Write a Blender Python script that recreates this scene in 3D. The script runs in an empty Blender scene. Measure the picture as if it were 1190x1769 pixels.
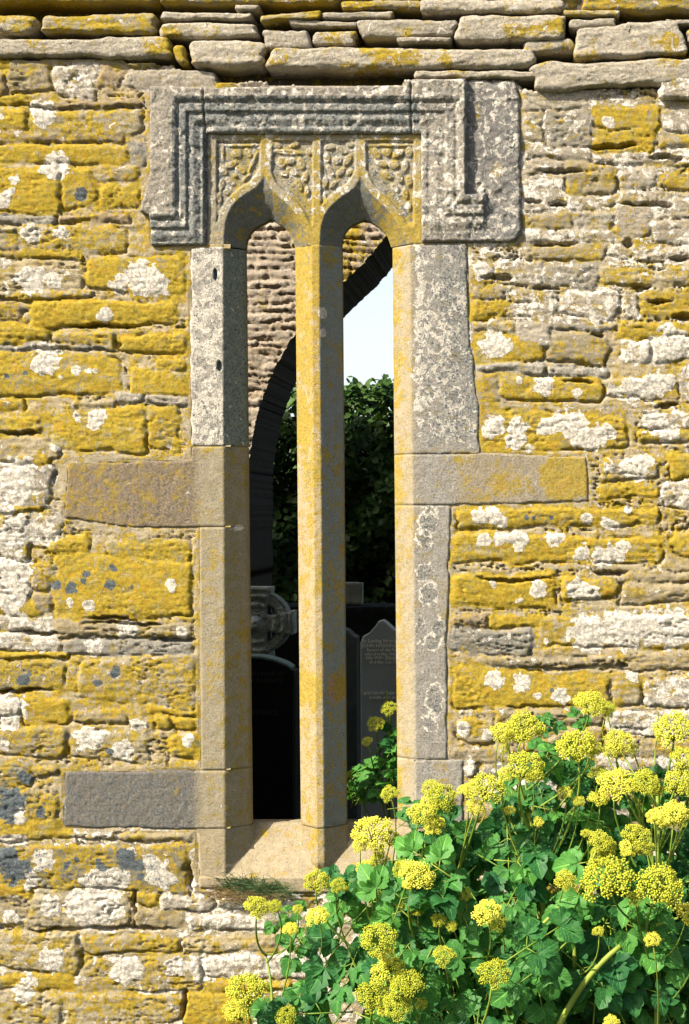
import bpy, math, random
import numpy as np
from mathutils import Vector, Matrix, Euler
R = math.radians
random.seed(7); RNG = np.random.RandomState(11)
scene = bpy.context.scene
COL = scene.collection
# ------------------------------------------------------------------ camera, sky, sun, exposure
S = 0.0018                       # metres per photograph pixel on the wall plane (y = 0)
CX, CZ, CD = 0.6, 1.6, 5.0       # camera position (x, height, distance from the wall)
cam = bpy.data.cameras.new("camera"); camo = bpy.data.objects.new("camera", cam); COL.objects.link(camo)
camo.location = (CX, -CD, CZ); camo.rotation_euler = (R(90), 0, 0)
cam.sensor_fit = 'VERTICAL'; cam.sensor_height = 24; cam.sensor_width = 24
cam.lens = 24 * CD / (1769 * S); cam.shift_x = -(CX / S) / 1769; cam.shift_y = 0
cam.clip_start = 0.1; cam.clip_end = 500
scene.camera = camo
SUN_AZ, SUN_EL = R(52), R(42)    # azimuth measured to the left of the wall's normal
tos = Vector((-math.sin(SUN_AZ) * math.cos(SUN_EL), -math.cos(SUN_AZ) * math.cos(SUN_EL), math.sin(SUN_EL)))
sl = bpy.data.lights.new("sun", 'SUN'); sl.energy = 5.0; sl.angle = R(0.5); sl.color = (1.0, 0.915, 0.75)
so = bpy.data.objects.new("sun", sl); COL.objects.link(so); so.rotation_euler = tos.to_track_quat('Z', 'Y').to_euler()
w = bpy.data.worlds.new("World"); scene.world = w; w.use_nodes = True
nt = w.node_tree; sky = nt.nodes.new('ShaderNodeTexSky'); sky.sky_type = 'NISHITA'; sky.sun_disc = False
sky.sun_elevation = SUN_EL; sky.sun_rotation = math.atan2(tos.x, tos.y); sky.air_density = 1.0; sky.dust_density = 4.0
bg = nt.nodes['Background']; nt.links.new(sky.outputs[0], bg.inputs[0]); bg.inputs[1].default_value = 0.085
# bright band added low beyond the ruin only, to whiten the visible sky
tc = nt.nodes.new('ShaderNodeTexCoord'); sx = nt.nodes.new('ShaderNodeSeparateXYZ'); nt.links.new(tc.outputs['Generated'], sx.inputs[0])
def wm(v, a, b):
    q = nt.nodes.new('ShaderNodeMapRange'); q.interpolation_type = 'SMOOTHSTEP'; nt.links.new(v, q.inputs[0]); q.inputs[1].default_value = a; q.inputs[2].default_value = b; return q.outputs[0]
def wmul(a, b):
    q = nt.nodes.new('ShaderNodeMath'); q.operation = 'MULTIPLY'; nt.links.new(a, q.inputs[0])
    if isinstance(b, float): q.inputs[1].default_value = b
    else: nt.links.new(b, q.inputs[1])
    return q.outputs[0]
band = wmul(wm(sx.outputs[2], .42, .03), wm(sx.outputs[1], .55, .95))
cb = nt.nodes.new('ShaderNodeBackground'); cb.inputs[0].default_value = (.90, .94, 1.0, 1)
nt.links.new(wmul(band, .34), cb.inputs[1])
ad = nt.nodes.new('ShaderNodeAddShader'); nt.links.new(bg.outputs[0], ad.inputs[0]); nt.links.new(cb.outputs[0], ad.inputs[1])
nt.links.new(ad.outputs[0], nt.nodes['World Output'].inputs[0])
scene.view_settings.view_transform = 'Standard'; scene.view_settings.look = 'None'
scene.view_settings.gamma = 1; scene.view_settings.exposure = 1.03
scene.cycles.max_bounces = 6; scene.cycles.use_denoising = True

def wx(px): return (px - 595.0) * S
def wz(py): return CZ + (884.5 - py) * S
def at(px, py, y):               # world point seen at photograph pixel (px, py) at depth y
    k = S * (CD + y) / CD
    return Vector((CX + (px - 595 - CX / S) * k, y, CZ - (py - 884.5) * k))
VPX, VPY = 595 + CX / S, 884.5
def deep(p, d):                  # pixel seen at depth d -> wall-plane pixel
    k = (CD + d) / CD
    return (VPX + (p[0] - VPX) * k, VPY + (p[1] - VPY) * k)

# ------------------------------------------------------------------ object helpers
def link(name, me, mat=None, parent=None):
    o = bpy.data.objects.new(name, me); COL.objects.link(o)
    if mat and me: me.materials.append(mat)
    if parent: o.parent = parent
    return o
def tag(o, label=None, cat=None, group=None, kind=None):
    if label: o['label'] = label
    if cat: o['category'] = cat
    if group: o['group'] = group
    if kind: o['kind'] = kind
    return o
def empty(name, loc=(0, 0, 0), parent=None):
    o = bpy.data.objects.new(name, None); COL.objects.link(o); o.location = loc; o.empty_display_size = .1
    if parent: o.parent = parent
    return o
def mesh(verts, faces, smooth=True):
    me = bpy.data.meshes.new("m")
    verts = np.asarray(verts, dtype=np.float32)
    if isinstance(faces, np.ndarray):
        n, k = faces.shape
        me.vertices.add(len(verts)); me.vertices.foreach_set('co', verts.ravel())
        me.loops.add(n * k); me.loops.foreach_set('vertex_index', faces.astype(np.int32).ravel())
        me.polygons.add(n); me.polygons.foreach_set('loop_start', np.arange(0, n * k, k, dtype=np.int32))
        me.polygons.foreach_set('loop_total', np.full(n, k, dtype=np.int32))
        me.update(calc_edges=True)
    else:
        me.from_pydata([tuple(v) for v in verts], [], [tuple(f) for f in faces])
    me.polygons.foreach_set('use_smooth', [bool(smooth)] * len(me.polygons))
    me.validate()
    return me
def attr(me, name, a):
    at_ = me.attributes.new(name, 'FLOAT_COLOR', 'POINT')
    at_.data.foreach_set('color', np.asarray(a, dtype=np.float32).ravel())

# ------------------------------------------------------------------ numpy noise
def _h(ix, iy, seed):
    n = (ix.astype(np.int64) * 374761393 + iy.astype(np.int64) * 668265263 + seed * 1274126177) & 0xffffffff
    n = ((n ^ (n >> 13)) * 1274126177) & 0xffffffff
    return ((n ^ (n >> 16)) & 0xffff) / 65535.0
def vn(x, y, seed=0):
    ix, iy = np.floor(x), np.floor(y); fx, fy = x - ix, y - iy
    fx = fx * fx * (3 - 2 * fx); fy = fy * fy * (3 - 2 * fy)
    a = _h(ix, iy, seed); b = _h(ix + 1, iy, seed); c = _h(ix, iy + 1, seed); d = _h(ix + 1, iy + 1, seed)
    return (a + (b - a) * fx + (c - a) * fy + (a - b - c + d) * fx * fy) * 2 - 1
def fbm(x, y, seed=0, o=4, g=.55):
    t = 0; a = 1.0; s = 0
    for i in range(o):
        t = t + a * vn(x, y, seed + i * 17); s += a; a *= g; x = x * 2.03 + 11.3; y = y * 2.03 - 5.7
    return t / s
def sstep(a, b, x):
    t = np.clip((x - a) / (b - a), 0, 1); return t * t * (3 - 2 * t)
def sdpoly(X, Y, P):
    P = np.asarray(P, float); d = np.full(X.shape, 1e18); ins = np.zeros(X.shape, bool); n = len(P)
    for i in range(n):
        ax, ay = P[i]; bx, by = P[(i + 1) % n]; ex, ey = bx - ax, by - ay
        t = np.clip(((X - ax) * ex + (Y - ay) * ey) / (ex * ex + ey * ey + 1e-12), 0, 1)
        d = np.minimum(d, (X - ax - t * ex) ** 2 + (Y - ay - t * ey) ** 2)
        if ay != by:
            ins ^= ((ay > Y) != (by > Y)) & (X < ex * (Y - ay) / ey + ax)
    d = np.sqrt(d); return np.where(ins, -d, d)

# ------------------------------------------------------------------ materials
def nodes(name):
    m = bpy.data.materials.new(name); m.use_nodes = True; t = m.node_tree
    return m, t, t.nodes['Principled BSDF']
class NB:
    def __init__(s, t): s.t = t
    def n(s, typ, **k):
        x = s.t.nodes.new(typ)
        for a, b in k.items(): setattr(x, a, b)
        return x
    def put(s, sock, v):
        if hasattr(v, 'links') or isinstance(v, bpy.types.NodeSocket): s.t.links.new(v, sock)
        else: sock.default_value = v
    def math(s, op, a, b=0.0, c=None, clamp=False):
        x = s.n('ShaderNodeMath', operation=op); x.use_clamp = clamp
        s.put(x.inputs[0], a); s.put(x.inputs[1], b)
        if c is not None: s.put(x.inputs[2], c)
        return x.outputs[0]
    def noise(s, vec, scale, detail=5, rough=.6, dist=0.0):
        x = s.n('ShaderNodeTexNoise'); s.put(x.inputs['Vector'], vec); x.inputs['Scale'].default_value = scale
        x.inputs['Detail'].default_value = detail; x.inputs['Roughness'].default_value = rough
        x.inputs['Distortion'].default_value = dist; return x.outputs[0]
    def vor(s, vec, scale, feat='F1'):
        x = s.n('ShaderNodeTexVoronoi', feature=feat); s.put(x.inputs['Vector'], vec); x.inputs['Scale'].default_value = scale
        return x.outputs['Distance']
    def mapr(s, v, a, b, c=0.0, d=1.0):
        x = s.n('ShaderNodeMapRange'); x.interpolation_type = 'SMOOTHSTEP'
        for i, q in enumerate((v, a, b, c, d)): s.put(x.inputs[i], q)
        return x.outputs[0]
    def mix(s, f, a, b, blend='MIX'):
        x = s.n('ShaderNodeMix', data_type='RGBA', blend_type=blend)
        s.put(x.inputs[0], f); s.put(x.inputs[6], a); s.put(x.inputs[7], b); return x.outputs[2]

def stone_material(name, scale=1.0, bumpk=1.0, soft=0.0):
    """Lichened stone: the mesh carries the fields (yellow, white, dark, pitting) and the bare colour;
    noise turns the fields into crusts with crisp edges."""
    m, t, p = nodes(name); b = NB(t)
    co = b.n('ShaderNodeTexCoord').outputs['Object']
    fa = b.n('ShaderNodeAttribute', attribute_name='fields'); ta = b.n('ShaderNodeAttribute', attribute_name='tone')
    sep = b.n('ShaderNodeSeparateColor'); t.links.new(fa.outputs['Color'], sep.inputs[0])
    fy, fw, fd, fp = sep.outputs[0], sep.outputs[1], sep.outputs[2], fa.outputs['Alpha']
    n1 = b.noise(co, 24 * scale, 8, .68, .4); n2 = b.noise(co, 95 * scale, 6, .7, .3); n3 = b.noise(co, 330 * scale, 4, .7)
    mp = b.n('ShaderNodeMapping'); t.links.new(co, mp.inputs[0]); mp.inputs['Location'].default_value = (3.1, 7.7, 1.9)
    n4 = b.noise(mp.outputs[0], 30 * scale, 8, .66, .6); n5 = b.noise(mp.outputs[0], 130 * scale, 5, .7)
    mps = b.n('ShaderNodeMapping'); t.links.new(co, mps.inputs[0]); mps.inputs['Scale'].default_value = (.35, 1, 2.2)
    n6 = b.noise(mp.outputs[0], 190 * scale, 3, .6)
    nb = b.noise(mps.outputs[0], 60 * scale, 6, .65)
    # bare stone or mortar
    base = b.mix(b.mapr(n1, .35, .65), ta.outputs['Color'], b.mix(1.0, ta.outputs['Color'], (.80, .80, .82, 1), 'MULTIPLY'))
    base = b.mix(b.mapr(n2, .42, .66, 0, .55), base, b.mix(1.0, base, (1.35, 1.28, 1.15, 1), 'MULTIPLY'))
    base = b.mix(b.mapr(n6, .58, .66, 0, .7), base, (.08, .085, .08, 1))
    base = b.mix(b.mapr(n3, .56, .68, 0, .5), base, b.mix(1.0, base, (.5, .5, .52, 1), 'MULTIPLY'))
    pit = b.math('MULTIPLY', b.mapr(n5, .50, .60), fp, clamp=True)
    base = b.mix(b.math('MULTIPLY', pit, .62), base, (.07, .085, .10, 1))
    # grey-green film at the borders of the crusts
    # yellow
    y = b.math('ADD', fy, b.math('MULTIPLY', b.math('SUBTRACT', n1, .5), 2.0))
    y = b.math('ADD', y, b.math('MULTIPLY', b.math('SUBTRACT', n5, .5), 1.5))
    ym = b.math('MULTIPLY', b.mapr(y, .47 - soft * .5, .56 + soft), 1 - soft * 1.6)
    ycol = b.mix(b.mapr(n2, .35, .65), (.265, .185, .020, 1), (.40, .295, .032, 1))
    ycol = b.mix(b.mapr(n4, .50, .70, 0, .75), ycol, (.40, .215, .018, 1))
    ycol = b.mix(b.mapr(n5, .30, .42, .8, 0), ycol, (.17, .145, .06, 1))
    ycol = b.mix(b.mapr(n3, .60, .70, 0, .45), ycol, (.10, .085, .04, 1))
    ycol = b.mix(b.math('MULTIPLY', b.mapr(n4, .30, .48, 1, 0), b.mapr(n5, .44, .54)), ycol, (.16, .155, .085, 1))
    ycol = b.mix(b.mapr(n6, .60, .66, 0, .75), ycol, (.07, .07, .055, 1))
    c1 = b.mix(ym, base, ycol)
    # white and grey crusts
    wv = b.math('ADD', fw, b.math('MULTIPLY', b.math('SUBTRACT', n4, .5), 2.2))
    wv = b.math('ADD', wv, b.math('MULTIPLY', b.math('SUBTRACT', n5, .5), .7))
    wm = b.mapr(wv, .50, .57)
    inner = b.mapr(wv, .70, 1.0)
    vr = b.vor(b.mix(.03, co, b.n('ShaderNodeTexNoise').outputs['Color']), 46 * scale, 'DISTANCE_TO_EDGE')
    ringy = b.mapr(b.math('ADD', vr, b.math('MULTIPLY', n3, .25)), .16, .30, 1, 0)
    wcol = b.mix(b.mapr(n2, .38, .62), (.44, .40, .335, 1), (.76, .70, .61, 1))
    icol = b.mix(b.mapr(n5, .42, .56), (.15, .15, .15, 1), (.38, .35, .30, 1))
    wcol = b.mix(b.math('MULTIPLY', b.math('MULTIPLY', inner, ringy), .55), wcol, icol)
    wcol = b.mix(b.mapr(n5, .53, .62, 0, .7), wcol, (.15, .145, .15, 1))
    c2 = b.mix(wm, c1, wcol)
    # thin dark rim just outside white crusts
    rim = b.math('MULTIPLY', b.mapr(wv, .44, .50), b.mapr(wv, .50, .55, 1, 0))
    c2 = b.mix(b.math('MULTIPLY', rim, .45), c2, (.10, .10, .11, 1))
    # dark crusts
    dv = b.math('ADD', fd, b.math('MULTIPLY', b.math('SUBTRACT', n2, .5), 2.6))
    dv = b.math('ADD', dv, b.math('MULTIPLY', b.math('SUBTRACT', n3, .5), 1.3))
    dm = b.mapr(dv, .52, .60)
    dcol = b.mix(b.mapr(n3, .4, .6), (.045, .055, .065, 1), (.13, .15, .16, 1))
    c3 = b.mix(dm, c2, dcol)
    t.links.new(c3, p.inputs['Base Color']); p.inputs['Roughness'].default_value = .93
    p.inputs['Specular IOR Level'].default_value = .15
    hh = b.math('ADD', b.math('MULTIPLY', n2, .5), b.math('MULTIPLY', n3, .35))
    hh = b.math('ADD', hh, b.math('MULTIPLY', nb, .28))
    hh = b.math('ADD', hh, b.math('MULTIPLY', wm, .16)); hh = b.math('ADD', hh, b.math('MULTIPLY', ym, .06))
    hh = b.math('SUBTRACT', hh, b.math('MULTIPLY', pit, .45)); hh = b.math('SUBTRACT', hh, b.math('MULTIPLY', dm, .06))
    bp = b.n('ShaderNodeBump'); bp.inputs['Strength'].default_value = .75 * bumpk; bp.inputs['Distance'].default_value = .007
    t.links.new(hh, bp.inputs['Height']); t.links.new(bp.outputs[0], p.inputs['Normal'])
    return m
M_STONE = stone_material('lichened_stone')
M_DRESS = stone_material('dressed_stone', 1.25, .85, .10)
M_FAR = stone_material('far_rubble', .8, 1.2)

def plain(name, col, rough=.9, col2=None, scale=20, bump=.0, spec=.3):
    m, t, p = nodes(name); b = NB(t); co = b.n('ShaderNodeTexCoord').outputs['Object']
    n = b.noise(co, scale, 6, .65)
    t.links.new(b.mix(b.mapr(n, .35, .65), (*col, 1), (*(col2 or col), 1)), p.inputs['Base Color'])
    p.inputs['Roughness'].default_value = rough; p.inputs['Specular IOR Level'].default_value = spec
    if bump:
        bp = b.n('ShaderNodeBump'); bp.inputs['Strength'].default_value = 1; bp.inputs['Distance'].default_value = bump
        t.links.new(b.noise(co, scale * 3, 5, .7), bp.inputs['Height']); t.links.new(bp.outputs[0], p.inputs['Normal'])
    return m
M_CORE = plain('wall_core', (.12, .11, .09), 1, (.22, .20, .16), 14, .01)
M_GROUND = plain('ground_soil', (.028, .040, .016), 1, (.05, .055, .025), 6, .03)
M_GRAVE = plain('grey_headstone', (.36, .43, .40), .8, (.42, .49, .47), 9, .001)
M_CROSS = plain('weathered_cross', (.24, .29, .26), .95, (.46, .52, .45), 16, .006)
M_BLACK = plain('polished_black', (.004, .005, .006), .35, (.008, .009, .01), 8, 0, .2)
M_EDGE = plain('headstone_edge', (.16, .26, .24), .7, (.12, .20, .18), 20)
M_PALE = plain('pale_block', (.42, .45, .36), .9, (.6, .6, .48), 20, .002)
M_LETTER = plain('letter_paint', (.95, .95, .85), .7)
M_LETTERD = plain('letter_dim', (.03, .04, .035), .7)

def leafmat(name, c1, c2, rough=.42, trans=.25, scale=14, veins=False):  # two tones, varied from object to object
    m, t, p = nodes(name); b = NB(t)
    co = b.n('ShaderNodeTexCoord').outputs['Object']; oi = b.n('ShaderNodeObjectInfo').outputs['Random']
    n = b.noise(co, scale, 3, .6)
    f = b.math('ADD', b.math('MULTIPLY', oi, .55), b.math('MULTIPLY', n, .6), clamp=True)
    c = b.mix(b.mapr(f, .2, .9), (*c1, 1), (*c2, 1))
    if veins:
        va = b.n('ShaderNodeAttribute', attribute_name='blade'); sp = b.n('ShaderNodeSeparateColor'); t.links.new(va.outputs['Color'], sp.inputs[0])
        au = b.math('ABSOLUTE', b.math('SUBTRACT', sp.outputs[0], .5)); fr = b.math('FRACT', b.math('SUBTRACT', b.math('MULTIPLY', sp.outputs[1], 6.0), b.math('MULTIPLY', au, 5.0)))
        side = b.mapr(b.math('ABSOLUTE', b.math('SUBTRACT', fr, .5)), .04, .13, .55, 0); mid = b.mapr(au, .015, .06, .9, 0)
        vn_ = b.math('MULTIPLY', b.math('MAXIMUM', side, mid), sp.outputs[2])
        c = b.mix(vn_, c, b.mix(1.0, c, (2.4, 1.9, 1.8, 1), 'MULTIPLY'))
        bp = b.n('ShaderNodeBump'); bp.invert = True; bp.inputs['Strength'].default_value = .6; bp.inputs['Distance'].default_value = .004
        t.links.new(vn_, bp.inputs['Height']); t.links.new(bp.outputs[0], p.inputs['Normal'])
    t.links.new(c, p.inputs['Base Color']); p.inputs['Roughness'].default_value = rough; p.inputs['Specular IOR Level'].default_value = .25
    tr = b.n('ShaderNodeBsdfTranslucent'); t.links.new(b.mix(1.0, c, (1.3, 1.5, .5, 1), 'MULTIPLY'), tr.inputs[0])
    mx = b.n('ShaderNodeMixShader'); mx.inputs[0].default_value = trans
    t.links.new(p.outputs[0], mx.inputs[1]); t.links.new(tr.outputs[0], mx.inputs[2])
    t.links.new(mx.outputs[0], t.nodes['Material Output'].inputs[0]); return m
M_LEAF = leafmat('alexanders_leaf', (.013, .092, .030), (.085, .265, .050), .5, .30, 14, True)
M_STEM = leafmat('alexanders_stem', (.10, .20, .03), (.26, .33, .05), .5, .05, 30)
M_FLOWER = leafmat('alexanders_flower', (.50, .52, .045), (.90, .82, .15), .8, .30, 120)
M_RAY = leafmat('umbel_ray', (.26, .30, .03), (.45, .46, .05), .6, .1)
M_HEDGE = leafmat('hedge_leaf', (.02, .06, .012), (.17, .29, .05), .5, .15, 6)
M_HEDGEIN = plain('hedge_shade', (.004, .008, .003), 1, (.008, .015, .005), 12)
M_GRASSG = leafmat('tuft_green', (.07, .13, .06), (.16, .22, .10), .7, .2)
M_GRASSB = leafmat('tuft_brown', (.22, .13, .07), (.36, .26, .13), .8, .1)

# ------------------------------------------------------------------ stone catalogue (photograph pixels)
# yellow, white, dark, pit, bare colour, roughness of the bed
TYPES = {
 'Y': (.74, .10, .03, .1, (.26, .225, .13), .5), 'y': (.54, .26, .08, .2, (.29, .25, .17), .8),
 'W': (.42, .52, .10, .3, (.34, .30, .24), 1.0), 'M': (.42, .26, .12, .2, (.30, .25, .16), 1.1),
 'G': (.28, .34, .18, .4, (.28, .26, .22), 1.0), 'C': (.20, .30, .06, .4, (.37, .33, .265), .5),
 'P': (.34, .05, .12, .8, (.19, .16, .125), .3), 'D': (.66, .24, .34, .2, (.20, .18, .13), .6),
 'B': (.42, .22, .12, .3, (.27, .21, .13), 1.0), 'N': (.80, -.02, -.1, .0, (.26, .22, .12), .3)}
REG = {'A': (0, 0), 'B': (590, 0), 'C': (0, 430), 'D': (590, 430), 'E': (0, 870), 'F': (590, 870), 'G': (0, 1319)}
STONES = """
A 0 335 108 362 Y;A 105 378 490 470 y;A 105 345 480 372 B;A 0 368 98 445 Y;A 0 495 436 562 Y;A 0 452 430 488 B;A 440 475 492 578 G
A 0 572 200 728 Y;A 204 572 325 712 Y;A 335 568 485 628 y;A 335 636 480 715 Y;A 0 738 180 765 G;A 60 768 440 868 y;A 186 735 440 760 B;A 0 775 52 800 y;A 0 812 60 862 M
A 20 205 182 325 M;A 188 222 330 328 W;A 333 226 420 300 B;A 424 238 738 312 C;A 428 204 568 232 y;A 742 260 812 312 Y;A 0 240 14 330 B
A 815 252 1060 306 C
C 0 0 288 36 Y;C 0 42 285 158 M;C 292 22 638 148 Y;C 0 175 70 252 B;C 95 178 605 260 N;C 0 262 166 324 Y;C 176 280 400 335 y;C 412 285 636 348 N
C 0 332 408 350 G;C 0 362 410 498 Y;C 522 364 636 412 Y;C 440 408 638 508 N;C 395 492 500 535 C;C 0 514 84 550 Y;C 0 566 140 628 Y;C 176 552 500 694 Y;C 506 540 612 690 Y
C 250 520 390 548 M;C 500 505 640 535 C;C 0 640 176 688 M;C 52 694 176 738 Y;C 0 745 178 880 W
E 0 0 150 28 Y;E 0 40 110 190 W;E 170 112 310 172 Y;E 370 128 656 204 Y;E 186 186 666 388 N;E 0 195 110 378 W;E 110 210 178 300 y;E 112 310 180 380 M
E 0 392 182 433 W;E 188 398 664 456 M;E 0 445 204 506 W;E 208 462 660 522 G;E 0 512 225 532 Y;E 0 540 222 636 D;E 266 530 674 688 y
E 0 652 72 730 W;E 74 662 240 762 Y;E 250 702 438 752 M;E 518 722 586 770 Y;E 590 722 660 770 Y;E 440 748 500 770 W;E 0 772 230 868 y;E 236 775 510 880 y;E 582 782 690 864 Y;E 500 700 680 718 Y
G 0 0 118 76 D;G 0 92 205 210 D;G 120 10 205 40 y;G 0 226 110 268 W;G 120 228 400 256 W;G 410 232 660 262 M;G 0 280 640 432 D;G 0 440 72 462 W;G 82 458 440 564 y;G 0 474 76 560 W
G 446 442 540 486 Y;G 550 448 732 508 W;G 455 500 640 568 M;G 650 516 950 574 W;G 0 570 275 708 y;G 282 586 620 646 y;G 628 590 945 648 M;G 0 718 255 774 Y;G 282 660 690 776 y
G 696 658 1150 746 W;G 700 752 1000 786 Y;G 0 784 212 900 y;G 222 786 625 900 y;G 632 794 860 900 N;G 740 452 960 500 W
B 612 308 860 368 C;B 604 374 690 470 y;B 694 376 860 500 G;B 864 362 1086 440 Y;B 870 445 1070 520 Y;B 1092 362 1200 450 W;B 1085 455 1200 500 y;B 610 505 860 545 W;B 864 525 1200 560 W
B 615 552 760 600 W;B 765 556 940 660 y;B 948 565 1085 640 W;B 1092 575 1200 638 Y;B 615 610 758 718 W;B 765 665 935 712 W;B 940 702 1062 805 C;B 1068 650 1200 740 W;B 1068 746 1200 832 W
B 615 728 790 775 y;B 795 722 932 790 G;B 618 782 930 828 W;B 618 836 900 890 y;B 905 838 1200 890 W
D 440 52 516 118 y;D 522 44 690 122 W;D 695 48 878 128 G;D 886 62 1200 124 y;D 440 132 556 172 M;D 444 178 566 248 Y;D 572 136 740 190 W;D 745 140 950 232 W;D 572 196 740 250 W;D 958 132 1014 240 W;D 1022 138 1200 232 Y
D 450 254 590 288 y;D 596 256 720 345 C;D 458 294 690 393 Y;D 726 254 946 284 G;D 696 292 914 388 y;D 954 250 1200 302 Y;D 954 308 1060 388 W;D 1064 305 1200 386 W
D 452 396 700 426 G;D 706 398 920 428 G;D 452 434 540 518 y;D 546 432 896 518 Y;D 900 432 1150 512 y;D 1156 400 1200 520 W;D 470 562 976 684 Y;D 1010 555 1200 612 W;D 1010 618 1200 660 y
D 888 722 1084 794 y;D 888 806 1084 852 Y;D 1122 702 1200 788 Y;D 1092 798 1200 890 W
F 385 12 1084 78 Y;F 370 108 1104 202 Y;F 366 242 730 352 N;F 748 252 942 328 Y;F 1140 92 1200 190 Y;F 950 236 1200 266 M;F 950 272 1200 345 M;F 372 378 500 420 B;F 505 378 690 420 Y
F 372 432 655 520 G;F 668 388 1200 492 y;F 500 525 940 560 M;F 376 574 920 698 Y;F 932 582 1028 690 y;F 1034 592 1200 700 W;F 948 500 1200 570 M;F 386 744 520 822 y;F 522 708 900 760 M;F 372 838 600 890 M;F 610 770 900 850 y;F 905 710 1200 800 W;F 905 810 1200 880 y
"""
BLOBS = """
A 45 620 16;A 60 612 12;A 38 660 20;A 12 690 26;A 190 575 44;A 150 390 40;A 100 800 34;A 200 795 24;A 5 395 8;A 120 360 12
B 915 411 20
C 108 108 46;C 186 115 24;C 400 120 28;C 490 95 60;C 530 120 40;C 365 230 24;C 155 382 44;C 260 415 16;C 300 418 9;C 320 420 9;C 215 440 8;C 185 682 13;C 570 682 9;C 55 790 74;C 30 835 50;C 262 572 12;C 330 580 34
E 66 80 42;E 30 125 50;E 55 235 58;E 30 320 60;E 20 20 30;E 305 338 20;E 240 335 14;E 585 275 24;E 435 420 32;E 620 440 22;E 55 410 40;E 15 470 24;E 135 482 32;E 320 495 32;E 40 700 50;E 30 755 34;E 310 805 46;E 270 800 26;E 415 845 38;E 650 802 20;E 10 835 16;E 465 755 22
G 65 180 26;G 75 132 18;G 150 330 36;G 25 335 30;G 110 396 30;G 445 308 18;G 350 400 44;G 400 398 40;G 310 405 30;G 530 365 44;G 560 400 36;G 500 330 20;G 310 500 70;G 370 490 50;G 260 480 40;G 170 495 34;G 80 785 34;G 100 745 22;G 430 705 50;G 600 690 36;G 180 660 40;G 690 700 50
D 525 335 46;D 690 460 34;D 695 490 16;D 810 490 20;D 615 452 10;D 1000 478 50;D 1060 470 46;D 930 490 24;D 1110 465 30;D 530 600 34;D 600 610 32;D 590 645 34;D 700 610 38;D 745 590 30;D 800 610 56;D 860 640 44;D 910 620 26;D 640 680 14;D 505 620 20;D 1070 590 40;D 1120 630 36;D 1000 755 42;D 1040 735 26;D 915 750 18;D 1130 325 60;D 1060 340 40;D 480 80 26
F 470 40 30;F 520 42 34;F 842 52 18;F 920 62 24;F 975 20 14;F 480 130 24;F 540 122 30;F 605 128 36;F 720 118 20;F 745 115 14;F 825 172 30;F 890 182 36;F 935 168 30;F 960 145 20;F 670 290 28;F 522 275 14;F 600 330 13;F 810 300 40;F 850 310 28;F 520 610 26;F 615 610 30;F 755 660 30;F 665 660 14;F 410 780 20;F 495 790 24;F 990 590 22;F 840 440 60;F 960 430 66;F 1060 420 60;F 1140 430 60;F 860 475 30;F 700 470 10
"""
DARKS = """
A 270 668 22;E 385 226 11;E 290 245 12;E 288 270 9;E 250 292 16;E 193 275 14;E 375 290 16;E 445 283 6;E 80 596 20;E 395 585 20;E 340 614 16;C 20 437 7;C 88 426 8;E 370 855 12
G 45 365 46;G 20 330 40;G 90 350 24;G 430 322 34;G 470 347 20;G 475 385 14;G 40 130 40;G 20 165 34;G 90 50 24;G 350 345 18;F 628 50 8;F 656 52 8;F 718 46 8;F 720 640 8;F 728 625 6;G 150 165 18;G 265 330 10;G 230 350 14
"""  # dark spots; the first is a small hole's shade painted on
def parse(txt, n, letters=False):
    out = []
    for ln in txt.strip().split('\n'):
        for it in ln.split(';'):
            q = it.split()
            if len(q) < 4: continue
            ox, oy = REG[q[0]]; v = [float(a) / 1.9833 for a in q[1:1 + n]]
            if n == 4: out.append((v[0] + ox, v[1] + oy, v[2] + ox, v[3] + oy, q[5]))
            else: out.append((v[0] + ox, v[1] + oy, v[2]))
    return out
STL = [s for s in parse(STONES, 4)]
STL = [(x0 - (40 if x0 < 1 else 0), y0, x1 + (30 if x1 > 1190 else 0), y1, k) for x0, y0, x1, y1, k in STL]
WB, DB = parse(BLOBS, 3), parse(DARKS, 3)
rr = random.Random(3)
def fill(x0, x1, y0, y1, hm=(20, 46), wm=(60, 250), kinds='YYyyWMGCD', gap=5):
    out = []; y = y0
    while y < y1:
        h = rr.uniform(*hm); x = x0 + rr.uniform(-40, 0)
        while x < x1:
            ww = rr.uniform(*wm)
            if rr.random() < .35 and h > 30:
                hh = h * rr.uniform(.4, .6)
                out.append((x, y, x + ww, y + hh - gap, rr.choice(kinds))); out.append((x, y + hh + 1, x + ww, y + h, rr.choice(kinds)))
            else: out.append((x, y, x + ww, y + h, rr.choice(kinds)))
            x += ww + gap
        y += h + gap
    return out
STL += fill(-1500, -60, -1400, 1760) + fill(1220, 2300, -1400, 1760) + fill(-40, 1200, -1400, -40)
STL += fill(690, 1200, 1310, 1780, kinds='WyWMyG') + fill(-40, 1200, 1775, 1820)

XB = [-60, 0, 210, 222, 298, 302, 370, 374, 460, 465, 900, 905, 925, 1060, 1190, 1230]
YB = [104, 104, 100, 108, 110, 118, 124, 142, 140, 147, 147, 152, 156, 152, 150, 150]
def top_edge(x): return np.interp(x, XB, YB)

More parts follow.
